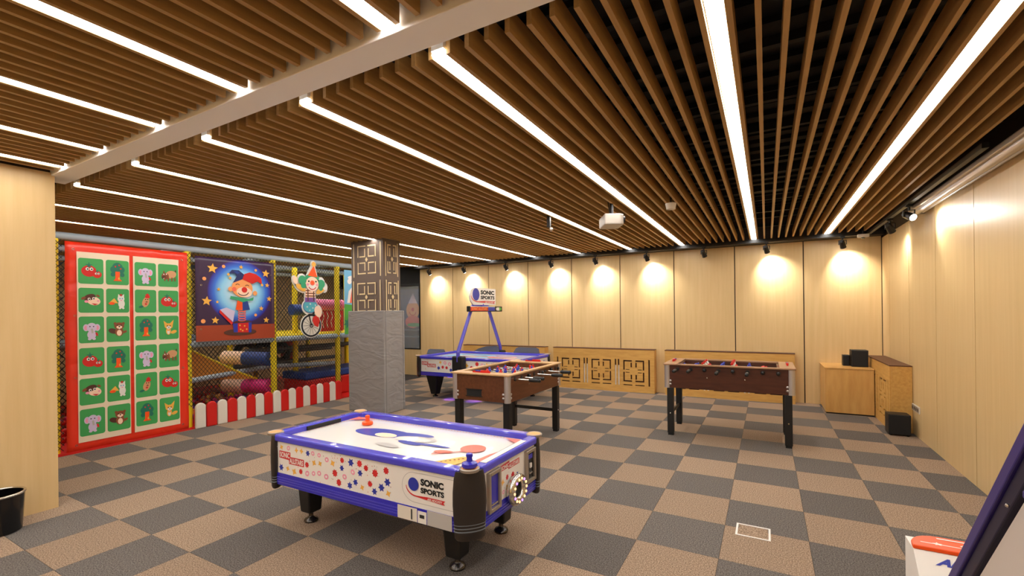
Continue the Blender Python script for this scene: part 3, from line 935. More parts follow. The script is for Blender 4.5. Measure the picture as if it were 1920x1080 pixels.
for dx in (-0.37, 0.10):
    ul = MB().box(dx - 0.05, dx + 0.05, -0.53, -0.47, 0.396, 0.415, 'violet_glow').build('underglow_lamp', h2)
    ld = bpy.data.lights.new('underglow', 'SPOT')
    ld.energy, ld.color, ld.spot_size, ld.spot_blend, ld.shadow_soft_size = 20.0, (0.30, 0.12, 1.0), math.radians(46), 0.5, 0.03
    lo = bpy.data.objects.new('underglow', ld)
    COL.objects.link(lo)
    lo.parent = h2
    lo.location = (dx, -0.50, 0.38)

# ================================================================ FOOSBALL TABLES
def player_mesh(m):
    b = MB()
    b.cbox((0, 0, -0.062), (0.022, 0.03, 0.02), m)
    b.cbox((0, 0, -0.035), (0.014, 0.022, 0.04), 'white')
    b.lathe([(0.014, -0.018), (0.019, 0.0), (0.018, 0.016), (0.010, 0.022)], m, n=8)
    b.sphere((0, 0, 0.032), 0.011, m, 8, 6)
    return b.mesh('player')
PLAY = {'blue_print': player_mesh('blue_print'), 'red': player_mesh('red')}
HANDLE = MB().lathe([(0.012, 0.0), (0.019, 0.012), (0.021, 0.06), (0.018, 0.10), (0.020, 0.125), (0.010, 0.134)], 'black', n=12).mesh('handle', True)
BUMPER = MB().lathe([(0.020, 0.0), (0.020, 0.016), (0.012, 0.022)], 'black', n=12).mesh('bumper', True)
def foosball(label, loc, rz, body, rim, tilt):
    t = thing('foosball_table', label, 'game table', loc, rz, None)
    L, W, zb, zt, th = 1.35, 0.70, 0.585, 0.862, 0.03
    for s in (-1, 1):
        y0, y1 = sorted((s * (W / 2), s * (W / 2 - th)))
        MB().box(-L / 2, L / 2, y0, y1, zb, zt, body).build('side_board', t, bevel=0.004)
        x0, x1 = sorted((s * (L / 2), s * (L / 2 - th)))
        e = MB().box(x0, x1, -W / 2 + th, W / 2 - th, zb, zt, body).build('end_board', t, bevel=0.003)
        xs = s * (L / 2 + 0.001)
        MB().box(min(xs, xs - s * 0.012), max(xs, xs - s * 0.012), -0.02, 0.17, zb + 0.05, zb + 0.115, 'black_matt').box(min(xs, xs + s * 0.006), max(xs, xs + s * 0.006), -0.03, 0.18, zb + 0.04, zb + 0.05, 'black').box(min(xs, xs + s * 0.006), max(xs, xs + s * 0.006), -0.03, 0.18, zb + 0.115, zb + 0.122, 'black').build('ball_return', e)
        # wide ledge over each end
        xa, xb = sorted((s * (L / 2 + 0.022), s * (L / 2 - 0.135)))
        MB().box(xa, xb, -W / 2 - 0.022, W / 2 + 0.022, zt, zt + 0.018, rim).build('end_ledge', t, bevel=0.005)
        MB().box(min(s * (L / 2 - 0.135), s * (L / 2 - 0.155)), max(s * (L / 2 - 0.135), s * (L / 2 - 0.155)), -W / 2 + th, W / 2 - th, 0.735, zt, body).build('goal_wall', t)
        ya, yb = sorted((s * (W / 2 + 0.022), s * (W / 2 - th - 0.004)))
        MB().box(-L / 2 + 0.135, L / 2 - 0.135, ya, yb, zt, zt + 0.018, rim).build('side_rim', t, bevel=0.004)
        # score beads on a bar across each ledge
        sc = MB().box(s * (L / 2 - 0.05) - 0.008, s * (L / 2 - 0.05) + 0.008, -0.10, 0.12, zt + 0.018, zt + 0.034, 'red').build('score_counter', t)
        for k in range(8):
            MB().lathe([(0.012, -0.007), (0.012, 0.007)], 'red' if k < 5 else 'blue_print', (s * (L / 2 - 0.05), -0.08 + 0.022 * k, zt + 0.037), 10).build('score_bead', sc)
    MB().box(-L / 2 + th, L / 2 - th, -W / 2 + th, W / 2 - th, zb + 0.005, 0.60, body).build('bottom', t)
    f = MB().box(-L / 2 + th, L / 2 - th, -W / 2 + th, W / 2 - th, 0.725, 0.735, 'field_green').build('pitch', t)
    F = Flat((0, 0, 0.735), (1, 0, 0), (0, 1, 0))
    F.rect(-0.004, 0.004, -0.3, 0.3, 'white').loop(0, 0, 0.09, 0.09, 0.006, 'white').loop(-0.5, 0, 0.16, 0.2, 0.006, 'white', -PI / 2, PI / 2).loop(0.5, 0, 0.16, 0.2, 0.006, 'white', PI / 2, 1.5 * PI)
    F.build('pitch_lines', f)
    for sx in (-1, 1):
        for sy in (-1, 1):
            c = (sx * (L / 2 - 0.004), sy * (W / 2 - 0.004))
            cp = MB().lathe([(0.036, zb - 0.002), (0.036, zt)], 'alu', (c[0] - sx * 0.018, c[1] - sy * 0.018, 0), 20).build('corner_guard', t, smooth=True)
            bo = MB()
            for zz in (zb + 0.045, zb + 0.085):
                bo.sphere((sx * (L / 2 - 0.06), sy * (W / 2 + 0.001), zz), 0.014, 'alu', 10, 8, (1, 0.6, 1))
                bo.sphere((sx * (L / 2 + 0.001), sy * (W / 2 - 0.06), zz), 0.014, 'alu', 10, 8, (0.6, 1, 1))
            bo.build('bolt', cp, smooth=True)
            lg = MB().box(sx * 0.622 - 0.037, sx * 0.622 + 0.037, sy * 0.31 - 0.037, sy * 0.31 + 0.037, 0.025, zb, 'black').build('leg', t, bevel=0.006)
            MB().box(sx * 0.622 - 0.03, sx * 0.622 + 0.03, sy * 0.31 - 0.03, sy * 0.31 + 0.03, 0.0, 0.026, 'black_matt').build('foot', lg)
            MB().sphere((sx * 0.622, sy * (0.31 + 0.037), 0.27), 0.009, 'chrome', 8, 6, (1, 0.6, 1)).build('screw', lg)
        MB().box(sx * 0.622 - 0.012, sx * 0.622 + 0.012, -0.274, 0.274, 0.25, 0.29, 'black').build('stretcher', t)
    for sx in (-0.2, 0.2):
        MB().sphere((sx, -W / 2 - 0.001, zb + 0.14), 0.008, 'chrome', 8, 6, (1, 0.6, 1)).build('side_screw', t)
    teams = [('b', 1), ('b', 2), ('r', 3), ('b', 5), ('r', 5), ('b', 3), ('r', 2), ('r', 1)]
    for k, (tm, n) in enumerate(teams):
        x = -0.53 + 0.1514 * k
        m = 'blue_print' if tm == 'b' else 'red'
        s = -1 if tm == 'b' else 1          # handle side
        sh = tilt[k][1]
        rod = MB().tube((x, -W / 2 - 0.14 + sh * s if s < 0 else -W / 2 - 0.05 + sh, 0.818), (x, W / 2 + 0.05 + sh if s < 0 else W / 2 + 0.14 + sh * s, 0.818), 0.008, 'chrome', n=10).build('rod', t, smooth=True)
        ye = s * (W / 2 + 0.12) + sh * (1 if s < 0 else s)
        if s < 0:
            ye = -W / 2 - 0.12 + sh * s
        place(HANDLE, 'handle', rod, (x, ye, 0.818), (PI / 2 if s < 0 else -PI / 2, 0, 0))
        yo = (W / 2 + 0.03 + sh) if s < 0 else (-W / 2 - 0.03 + sh)
        place(BUMPER, 'bumper', rod, (x, yo, 0.818), (-PI / 2 if s < 0 else PI / 2, 0, 0))
        for q in (-1, 1):
            bb = MB().lathe([(0.022, 0.0), (0.022, 0.006)], 'black', (0, 0, 0), 12).build('bearing', rod, smooth=True)
            bb.location, bb.rotation_euler = (x, q * (W / 2 + 0.001), 0.818), (PI / 2 if q < 0 else -PI / 2, 0, 0)
        for i in range(n):
            yy = (i - (n - 1) / 2) * (0.56 / max(n, 2.4)) + sh * 0.3
            place(PLAY[m], 'player', rod, (x, yy, 0.822), (0, tilt[k][0], 0), (1.25, 1.25, 1.12))
    return t
tl = [(0.9, 0.03), (0.9, 0.0), (2.6, 0.02), (0.5, 0.04), (2.9, 0.0), (0.1, 0.03), (1.4, 0.02), (0.3, 0.0)]
tr = [(0.2, 0.05), (1.2, 0.02), (0.3, 0.02), (0.2, 0.10), (0.1, 0.0), (0.4, 0.08), (0.2, 0.02), (0.3, 0.0)]
foosball('dark brown foosball table in front of the oak cover with red and blue players', (-0.42, 6.175, 0), 0, 'table_dark', 'rim_brown', tl)
foosball('warm brown foosball table standing end-on beside the score arch table', (-2.69, 4.77, 0), PI / 2, 'table_brown', 'rim_wood', tr)

# ================================================================ OAK COVERS WITH FRETWORK
def holed(x0, x1, z0, z1, holes, y0, y1, m):
    """board in the xz plane with rectangular slots"""
    xs = sorted({x0, x1, *[h[0] for h in holes], *[h[1] for h in holes]})
    zs = sorted({z0, z1, *[h[2] for h in holes], *[h[3] for h in holes]})
    b = MB()
    nx, nz = len(xs) - 1, len(zs) - 1
    def solid(i, j):
        if not (0 <= i < nx and 0 <= j < nz):
            return False
        cx, cz = (xs[i] + xs[i + 1]) / 2, (zs[j] + zs[j + 1]) / 2
        return not any(h[0] < cx < h[1] and h[2] < cz < h[3] for h in holes)
    for i in range(nx):
        for j in range(nz):
            if not solid(i, j):
                continue
            a, c, d, e = xs[i], xs[i + 1], zs[j], zs[j + 1]
            b.add([(a, y0, d), (c, y0, d), (c, y0, e), (a, y0, e)], [(0, 1, 2, 3)], m)
            b.add([(a, y1, d), (a, y1, e), (c, y1, e), (c, y1, d)], [(0, 1, 2, 3)], m)
            if not solid(i - 1, j):
                b.add([(a, y0, d), (a, y0, e), (a, y1, e), (a, y1, d)], [(0, 1, 2, 3)], m)
            if not solid(i + 1, j):
                b.add([(c, y0, d), (c, y1, d), (c, y1, e), (c, y0, e)], [(0, 1, 2, 3)], m)
            if not solid(i, j - 1):
                b.add([(a, y0, d), (a, y1, d), (c, y1, d), (c, y0, d)], [(0, 1, 2, 3)], m)
            if not solid(i, j + 1):
                b.add([(a, y0, e), (c, y0, e), (c, y1, e), (a, y1, e)], [(0, 1, 2, 3)], m)
    return b
def slots(cx, cz, w=0.027, q=0.165, g=0.032):
    hs = []
    for sx in (-1, 1):
        for sz in (-1, 1):
            def R(a, b, c, d):
                hs.append((min(a, b), max(a, b), min(c, d), max(c, d)))
            xa, xb = cx + sx * g, cx + sx * (g + q)
            za, zb = cz + sz * 0.02, cz + sz * 0.205
            R(xb - sx * w, xb, za, zb)
            R(xa, xb - sx * w, zb - sz * w, zb)
            R(xa, xa + sx * w, za + sz * 0.05, zb - sz * w - sz * 0.02)
            R(xa + sx * 0.045, xb - sx * 0.045, za, za + sz * 0.014)
    for sx in (-1, 1):
        hs.append((cx + sx * 0.028 if sx > 0 else cx - 0.20, cx + 0.20 if sx > 0 else cx - 0.028, cz - 0.275, cz - 0.255))
    return hs
def cover(label, loc, rz, n, length, depth, h=0.815):
    t = thing('radiator_cover', label, 'cover', loc, rz, 'oak radiator covers')
    hs = []
    pitch = (length - 0.13) / n
    for k in range(n):
        cx = -length / 2 + 0.065 + pitch * (k + 0.5)
        hs += slots(cx, 0.40)
        for sx in (-1, 1):
            e = cx + sx * (pitch / 2 - 0.03)
            hs.append((e - 0.014, e + 0.014, 0.125, 0.62))
    holed(-length / 2, length / 2, 0, h - 0.012, hs, 0, 0.018, 'cover_wood').build('front_panel', t)
    MB().box(-length / 2 - 0.004, length / 2 + 0.004, -0.004, depth, h - 0.012, h, 'brown_dark').build('top_board', t)
    for s in (-1, 1):
        a, b = sorted((s * length / 2, s * (length / 2 - 0.018)))
        MB().box(a, b, 0.019, depth, 0, h - 0.012, 'cover_wood').build('side_panel', t)
    MB().box(-length / 2 + 0.02, length / 2 - 0.02, 0.06, 0.07, 0.02, h - 0.02, 'brown_dark').build('shade_board', t)  # dark sheet added behind the slots, stands in for shade inside the cover
    for k in range(1, n):
        cx = -length / 2 + 0.065 + pitch * k
        MB().box(cx - 0.055, cx + 0.055, 0.024, 0.055, 0.10, 0.50, 'white').build('radiator_column', t)
cover('oak fretwork radiator cover on the back wall, middle one of three', (-2.83, 8.62, 0), 0, 3, 2.03, 0.176)
cover('oak fretwork radiator cover behind the dark brown foosball table', (-0.615, 8.62, 0), 0, 3, 2.02, 0.176)
cover('oak fretwork radiator cover behind the score arch table', (-5.07, 8.62, 0), 0, 3, 2.06, 0.176)
cover('oak fretwork radiator cover against the side wall in the corner', (1.325, 7.93, 0), -PI / 2, 2, 1.46, 0.216, 0.82)

# ================================================================ CORNER THINGS
t = thing('podium_box', 'plain honey-coloured plywood box in the room corner', 'box', (1.03, 8.43, 0))
MB().box(-0.285, 0.285, -0.365, 0.365, 0.02, 0.655, 'podium_wood').build('carcass', t, bevel=0.003)
MB().box(-0.295, 0.288, -0.372, 0.368, 0.656, 0.672, 'podium_wood').build('lid', t, bevel=0.003)
MB().box(-0.275, 0.275, -0.35, 0.35, 0, 0.02, 'black_matt').build('plinth', t)
def speaker(label, loc, w, d, h, rz=0.0):
    t = thing('loudspeaker', label, 'speaker', loc, rz, None)
    MB().box(-w / 2, w / 2, -d / 2, d / 2, 0, h, 'black').build('cabinet', t, bevel=0.006)
    MB().box(-w / 2 + 0.01, w / 2 - 0.01, -d / 2 - 0.008, -d / 2 - 0.0005, 0.012, h - 0.012, 'black_matt').build('grille', t, bevel=0.003)
speaker('larger black loudspeaker on the plywood box', (1.19, 8.40, 0.672), 0.20, 0.20, 0.245)
speaker('smaller black loudspeaker on the plywood box', (1.04, 8.47, 0.672), 0.085, 0.12, 0.16)
t = thing('subwoofer', 'black cube subwoofer on the floor against the side wall', 'speaker', (1.375, 7.075, 0))
MB().box(-0.105, 0.105, -0.09, 0.105, 0.012, 0.252, 'black').build('cabinet', t, bevel=0.006)
MB().box(-0.098, 0.098, -0.099, -0.091, 0.02, 0.244, 'black_matt').build('grille', t, bevel=0.003)
for sx in (-1, 1):
    for sy in (-1, 1):
        MB().tube((sx * 0.08, sy * 0.07, 0), (sx * 0.08, sy * 0.07, 0.012), 0.014, 'black', n=10).build('foot', t)
t = thing('wall_socket', 'row of four sockets low on the side wall', 'socket', (XR, 7.05, 0.33))
MB().box(-0.012, -0.0005, -0.15, 0.15, -0.04, 0.04, 'offwhite').build('plate', t, bevel=0.003)
for k in range(4):
    y = -0.11 + 0.073 * k
    MB().box(-0.0145, -0.0125, y - 0.03, y + 0.03, -0.03, 0.03, 'silver').tube((-0.0145, y, 0), (-0.0155, y, 0), 0.02, 'charcoal', n=14).build('outlet', t)
t = thing('floor_box', 'square floor socket box with white metal frame in the carpet', 'socket', (-0.095, 3.522, 0))
o_ = [(-0.105, -0.095), (0.105, -0.095), (0.105, 0.095), (-0.105, 0.095)]
MB().ring(o_, [(x * 0.88, y * 0.88) for x, y in o_], 0.0005, 0.004, 'white').build('frame', t)
MB().box(-0.088, 0.088, -0.08, 0.08, 0.0005, 0.002, 'carpet_tan').build('lid', t)
t = thing('waste_bin', 'black round waste bin with chrome rim beside the plain wood wall', 'bin', (-4.79, 1.04, 0))
MB().lathe([(0.115, 0.0), (0.122, 0.006), (0.138, 0.27), (0.132, 0.27), (0.117, 0.012), (0.0, 0.012)], 'black_gloss', n=32, caps=False).build('body', t, smooth=True)
MB().torus((0, 0, 0.272), 0.136, 0.009, 'chrome', n=36, k=10).build('rim', t, smooth=True)
MB().lathe([(0.1, 0.0), (0.116, 0.001)], 'black', n=24).build('base', t)

# ================================================================ FOREGROUND GAME AT THE RIGHT
t = thing('game_console', 'white console with orange top band and sloped front', 'game console', (0.479, 2.254, 0))
MB().prism([(-0.42, 0), (0.115, 0), (0.115, 0.604), (0.0, 0.604), (-0.42, 0.22)], 0.0, 0.62, 'white', (0, 1, 0), (0, 0, 1)).build('body', t)
tp = []
for k in range(7):
    a = PI / 2 + PI / 2 * k / 6
    tp.append((0.10 + 0.10 * math.cos(a), 0.02 + 0.10 * math.sin(a)))
MB().prism([(0.62, 0.12)] + tp + [(0.0, 0.0), (0.62, 0.0)], 0.6045, 0.620, 'orange').build('top_band', t, bevel=0.004)
F = Flat((0, 0.0, 0.6203), (1, 0, 0), (0, 1, 0))
F.bar(0.03, 0.04, 0.60, 0.04, 0.006, 'white').bar(0.09, 0.095, 0.60, 0.095, 0.010, 'white').star(0.08, 0.04, 0.016, 'white')
for k in range(6):
    F.bar(0.15 + 0.05 * k, 0.05, 0.18 + 0.05 * k, 0.08, 0.010, 'white')
F.build('top_print', t)
sl = Vector((0, 0.42, 0.384)).normalized()
F = Flat(Vector((0, -0.4207, 0.2207)), (1, 0, 0), sl)
F.text('AIR', 0.055, 0.15, 0.522, 0.551, 'blue_print', 0.05, 0.0, 0.5)
F.build('front_print', t)
# leaning purple frame with white infill
t = thing('leaning_game_frame', 'purple metal game frame leaning forward with white infill board', 'game frame', (0.40, 2.266, 0))
d = Vector((0, -0.413, 0.489)).normalized()
nrm = Vector((0, -0.489, -0.413)).normalized()
def lean(s, off, x):
    return Vector((x, 0, 0.0)) + d * s + nrm * off
def beam_(s0, s1, o0, o1, x0, x1, m, name):
    vs = [lean(s, o, x) for s in (s0, s1) for o in (o0, o1) for x in (x0, x1)]
    return MB().add(vs, [(0, 1, 3, 2), (4, 6, 7, 5), (0, 4, 5, 1), (2, 3, 7, 6), (0, 2, 6, 4), (1, 5, 7, 3)], m).build(name, t, bevel=0.003)
beam_(0.05, 1.95, 0.0, 0.028, 0.0, 0.04, 'purple_dark', 'post')
beam_(0.09, 1.95, 0.0285, 0.062, 0.006, 0.04, 'purple_shaded', 'post_shaded_face')  # underside of the post, its shade put in as a darker strip
a_ = lean(1.58, 0.073, 0)
b_ = Vector((0, a_.y - 0.35, a_.z - 0.02))
MB().prism([lean(0.45, 0.064, 0)[1:], (a_.y, a_.z), (b_.y, b_.z), (b_.y, 0.35)], 0.012, 0.024, 'panel_grey', (0, 1, 0), (0, 0, 1)).build('infill_board', t)
MB().tube((0.018, a_.y - 0.025, a_.z + 0.02), (0.018, b_.y, b_.z + 0.02), 0.018, 'purple_dark').build('top_bar', t)
MB().tube((0.018, b_.y - 0.02, 0.0), (0.018, b_.y - 0.02, b_.z + 0.03), 0.02, 'purple_dark').build('front_leg', t)
MB().sphere(lean(1.53, 0.055, 0.004), 0.004, 'chrome', 8, 6).build('screw', t)

# ================================================================ PLAY AREA
XF = -6.85
pf = thing('soft_play_frame', 'padded soft play frame with yellow posts and grey pipes', 'play structure', (XF, 3.3, 0))
def W2L(x, y, z):
    return (x - XF, y - 3.3, z)
def post(x, y, z1, r=0.045, m='yellow_pad'):
    p = W2L(x, y, 0)
    MB().lathe([(r, 0.0), (r, z1 - 0.05), (r * 1.05, z1 - 0.03), (r * 1.0, z1)], m, p, 14).build('post', pf, smooth=True)
def pipe(a, b, r=0.042, m='pipe_pad'):
    MB().tube(W2L(*a), W2L(*b), r, m, n=12).build('pipe', pf, smooth=True)
posts_f = [1.93, 3.265, 4.50, 5.745, 7.0]
for y in posts_f:
    post(XF - 0.03, y, 2.41)
for x in (-8.1, -9.4):
    for y in posts_f:
        post(x, y, 2.41)
pipe((XF - 0.03, 1.75, 2.445), (XF - 0.03, 7.0, 2.445), 0.045)
pipe((XF - 0.03, 3.27, 1.145), (XF - 0.03, 7.0, 1.145), 0.045)
for x in (-8.1, -9.4):
    pipe((x, 1.75, 2.445), (x, 7.0, 2.445))
    pipe((x, 1.75, 1.145), (x, 7.0, 1.145), 0.042, 'pipe_dark')
for y in posts_f:
    pipe((XF - 0.03, y, 2.445), (-9.4, y, 2.445), 0.04, 'pipe_dark')
pipe((-6.95, 3.27, 0.634), (-7.65, 4.94, 0.637), 0.038)
pipe((-7.65, 4.94, 0.637), (-7.0, 5.80, 0.637), 0.038)
post(-7.6, 5.40, 2.41)
pipe((-8.3, 3.0, 0.62), (-8.3, 7.0, 0.62), 0.04, 'pipe_dark')
pipe((-7.8, 4.6, 0.92), (-7.8, 7.0, 0.92), 0.04, 'pipe_dark')
pipe((-8.6, 4.6, 0.80), (-8.6, 7.0, 0.80), 0.04, 'pipe_dark')
# decks
MB().box(-2.55, -0.09, 1.24, 3.7, 1.17, 1.20, 'yellow_pad').build('upper_deck', pf, loc=(0, 0, 0.0))
MB().box(-2.55, -1.25, -1.3, 1.22, 1.17, 1.20, 'pipe_dark').build('upper_deck', pf)
# rollers in the lower bay
def roller(p0, p1, r, m0, m1):
    a, b = Vector(W2L(*p0)), Vector(W2L(*p1))
    e = (b - a).normalized()
    mid = a.lerp(b, 0.46)
    o = MB().tube(a, mid, r, m0, n=20).build('roller', pf, smooth=True)
    MB().tube(mid + e * 0.002, b, r * 1.02, m1, n=20).build('roller_sleeve', o, smooth=True)
    MB().tube(a - e * 0.12, b + e * 0.05, 0.02, 'yellow_pad').build('axle', o)
roller((-7.85, 4.28, 0.845), (-7.0, 4.52, 0.828), 0.11, 'skin', 'blue_mat')
roller((-7.85, 4.287, 0.375), (-7.0, 4.513, 0.39), 0.11, 'skin', 'pink_roll')
# slide
pts = [(-0.10, 1.20), (0.93, 0.60), (1.15, 0.50), (0.75, 0.55), (-0.10, 0.62)]
sl_ = MB().prism(pts, 0.0, 0.03, 'slide_amber', (0, 1, 0), (0, 0, 1), (-0.45, 0, 0)).build('slide', pf)
MB().prism([(-0.10, 1.20), (0.78, 0.69), (0.70, 0.57), (-0.10, 0.62)], -0.6, -0.57, 'slide_amber', (0, 1, 0), (0, 0, 1), (-0.45, 0, 0)).build('slide_wall', sl_)
MB().add([(-1.02, -0.10, 1.08), (-0.45, -0.10, 1.08), (-0.45, 0.78, 0.62), (-1.02, 0.78, 0.62)], [(0, 1, 2, 3)], 'yellow').build('slide_bed', sl_)
MB().path([(-0.43, -0.10, 1.21), (-0.43, 0.93, 0.61), (-0.43, 1.15, 0.51)], 0.018, 'yellow', 8).build('slide_edge', sl_)
# upper-bay soft shapes
o = MB().tube(W2L(-7.6, 5.80, 1.735), W2L(-7.6, 6.45, 1.735), 0.105, 'pink_soft', n=20).build('roller', pf, smooth=True)
MB().box(*[v for v in (-0.80, -0.76, 2.52, 3.2, 1.21, 1.62)], 'red').build('rope_panel', pf)
for k in range(6):
    MB().path([(-0.755, 2.60 + 0.1 * k, 1.60), (-0.75, 2.63 + 0.1 * k, 1.5), (-0.75, 2.59 + 0.1 * k, 1.4), (-0.755, 2.62 + 0.1 * k, 1.28)], 0.008, 'white', 6).build('rope', pf)
MB().tube(W2L(-7.45, 5.22, 1.63), W2L(-7.45, 5.58, 1.63), 0.10, 'blue_mat', n=20).build('roller', pf, smooth=True)
# black tyres hung under the deck
for k in range(3):
    MB().torus(W2L(-8.5, 5.0 + 0.35 * k, 0.85 - 0.03 * k), 0.16, 0.06, 'black', (0, 1, 0), (0, 0, 1), 20, 8).build('tyre', pf, smooth=True)
# side door panel in red at the far end of the bay
MB().box(*[v for v in (-2.54, -2.5, 3.0, 3.35, 0.55, 1.05)], 'red').build('door_pad', pf, bevel=0.02)

st = MB().box(-0.33, 0.33, -0.73, 0.85, 0.026, 0.375, 'red').build('foam_step', pf, bevel=0.03, loc=W2L(-7.45, 6.0, 0))
MB().box(-0.34, 0.34, -0.75, 0.87, 0.376, 0.51, 'blue_mat').build('top_mat', st, bevel=0.03)

struct(MB().box(XP, XF + 0.06, 1.75, 7.2, 0.0, 0.025, 'red').build('floor_play_mat'), 'red mat edge under the play area')
# balls in the pit
balls = MB()
rb = random.Random(11)
for k in range(900):
    m = rb.choice(['red', 'red', 'brown', 'pink_roll', 'red_print', 'tan', 'purple_print', 'gold'])
    balls.sphere((rb.uniform(-8.9, -6.98), rb.uniform(2.1, 5.18), rb.uniform(0.06, 0.17)), 0.036, m, 7, 5)
ob = balls.build('pit_balls', smooth=True)
tag(ob, 'heap of red and brown plastic balls on the play area floor', 'balls')
ob['kind'] = 'stuff'

# ---- nets
def net(name, x, y0, y1, z0, z1, pitch, r, label, slope=1.25):
    b = MB()
    H = z1 - z0
    run = H / slope
    for s in (1, -1):
        k = 0
        yy = y0 - run
        while yy < y1 + run:
            ya, yb, za, zb = (yy, yy + run, z0, z1) if s > 0 else (yy + run, yy, z0, z1)
            # clip to the rectangle
            t0, t1 = 0.0, 1.0
            dy = yb - ya
            for lim, sg in ((y0, 1), (y1, -1)):
                da, db = sg * (ya - lim), sg * (yb - lim)
                if da < 0 and db < 0:
                    t0, t1 = 1, 0
                elif da < 0:
                    t0 = max(t0, da / (da - db))
                elif db < 0:
                    t1 = min(t1, da / (da - db))
            if t1 - t0 > 0.01:
                b.tube((x + 0.002 * s, ya + dy * t0, z0 + H * t0), (x + 0.002 * s, ya + dy * t1, z0 + H * t1), r, 'net_black', n=3, caps=False)
            yy += pitch
    o = b.build(name)
    return tag(o, label, 'net') if label else o
net('safety_net', XF + 0.025, 3.23, 5.80, 0.30, 2.40, 0.052, 0.0035, 'black diamond safety net across the front of the play frame')
net('safety_net', XF + 0.025, 1.88, 1.99, 0.05, 2.40, 0.052, 0.0035, 'narrow strip of black net beside the plain wood wall')
bk = net('back_net', -9.33, 1.9, 7.0, 0.05, 2.40, 0.085, 0.006, None)
bk.parent, bk.location = pf, (-XF, -3.3, 0)

# ---- banner with animal cards
XB = XF + 0.055
bn = thing('memory_banner', 'red vinyl banner with rows of green animal picture cards', 'banner', (XB, 2.0, 0))
# sheet with shallow waves at the edges
ny, nz = 24, 36
vs, fs = [], []
for j in range(nz + 1):
    for i in range(ny + 1):
        u, v = i / ny, j / nz
        e = min(u, 1 - u, 0.25) / 0.25
        wv = 0.006 * math.sin(9 * v * PI) * (1 - e) + 0.004 * math.sin(5 * u * PI + 3 * v)
        vs.append((wv * (1 - e), 1.225 * u + 0.004 * math.sin(8 * v) * (1 - e), 0.012 + 2.37 * v))
for j in range(nz):
    for i in range(ny):
        a = j * (ny + 1) + i
        fs.append((a, a + 1, a + ny + 2, a + ny + 1))
sh = MB().add(vs, fs, 'red_vinyl').build('sheet', bn, smooth=True)
so = sh.modifiers.new('thick', 'SOLIDIFY')
so.thickness = 0.004
for a, b in ((0.100, 0.588), (0.624, 1.122)):
    Flat((0.0065, 0, 0), (0, 1, 0)).rect(a, b, 0.11, 2.277, 'field_cream').build('field', bn)
card_cols = [(0.112, 0.338), (0.360, 0.582), (0.640, 0.865), (0.888, 1.115)]
card_rows = [(1.915, 2.208), (1.583, 1.868), (1.236, 1.540), (0.874, 1.180), (0.528, 0.830), (0.176, 0.482)]
def tomato(F):
    F.ell(-0.018, 0.0, 0.068, 0.055, 'red').ell(0.055, -0.03, 0.042, 0.034, 'red').star(-0.018, 0.055, 0.035, 'tree_green', 5, 0.35).star(0.055, 0.003, 0.018, 'tree_green', 5, 0.35)
    for x, y, r in ((-0.032, 0.02, 0.016), (0.004, 0.02, 0.016), (0.044, -0.022, 0.01), (0.068, -0.022, 0.01)):
        F.circ(x, y, r, 'white', 12).circ(x + 0.002, y - 0.001, r * 0.5, 'black_matt', 8)
def tree(F):
    for x, y, r in ((0, 0.05, 0.052), (-0.035, 0.03, 0.035), (0.035, 0.03, 0.035), (-0.045, -0.02, 0.022), (0.045, -0.02, 0.022)):
        F.circ(x, y, r, 'tree_green', 14)
    F.poly([(-0.022, 0.01), (0.022, 0.01), (0.02, -0.06), (0.042, -0.085), (-0.042, -0.085), (-0.022, -0.06)], 'orange')
    for x, y in ((-0.02, 0.06), (0.015, 0.075), (0.03, 0.04)):
        F.circ(x, y, 0.008, 'red', 8)
    F.ell(0.012, -0.06, 0.009, 0.014, 'gold', 0, 8)
def elephant(F):
    F.ell(0.0, -0.05, 0.04, 0.042, 'lilac').ell(-0.05, 0.02, 0.026, 0.034, 'lilac').ell(0.05, 0.02, 0.026, 0.034, 'lilac').ell(0.05, 0.018, 0.015, 0.022, 'pink').ell(-0.05, 0.018, 0.015, 0.022, 'pink').circ(0, 0.02, 0.046, 'lilac')
    F.bar(0.0, 0.01, 0.008, -0.035, 0.018, 'grey_print').circ(-0.016, 0.03, 0.006, 'black_matt', 8).circ(0.016, 0.03, 0.006, 'black_matt', 8).ell(-0.02, -0.09, 0.016, 0.012, 'lilac').ell(0.02, -0.09, 0.016, 0.012, 'lilac').ell(0.045, -0.045, 0.01, 0.02, 'red_print', 0.4)
def boar(F):
    F.ell(0.03, 0.012, 0.062, 0.042, 'tan', 0.15).ell(-0.035, -0.008, 0.042, 0.036, 'brown').ell(-0.05, -0.022, 0.026, 0.018, 'brown_dark').circ(-0.05, 0.012, 0.007, 'white', 8).circ(-0.022, 0.015, 0.007, 'white', 8).ell(-0.045, -0.035, 0.012, 0.006, 'white')
    for x in (-0.04, 0.0, 0.04, 0.075):
        F.rect(x - 0.008, x + 0.008, -0.06, -0.02, 'brown')
    F.poly([(-0.06, 0.03), (-0.05, 0.055), (-0.04, 0.028)], 'brown').poly([(0.07, 0.05), (0.085, 0.07), (0.09, 0.04)], 'brown_dark')
def cow(F):
    F.ell(0.02, -0.005, 0.062, 0.042, 'skin', -0.2).ell(-0.015, 0.03, 0.055, 0.03, 'brown_dark', 0.3).ell(-0.07, 0.02, 0.022, 0.014, 'brown', 0.5).ell(0.06, 0.045, 0.018, 0.01, 'brown', -0.5).circ(-0.02, 0.012, 0.014, 'white', 10).circ(-0.018, 0.01, 0.007, 'black_matt', 8).circ(0.02, 0.018, 0.014, 'white', 10).circ(0.022, 0.016, 0.007, 'black_matt', 8)
    F.ell(0.06, -0.005, 0.012, 0.008, 'pink').poly([(0.0, -0.028), (0.06, -0.035), (0.03, -0.048)], 'red_print').ell(-0.045, -0.012, 0.018, 0.012, 'pink')
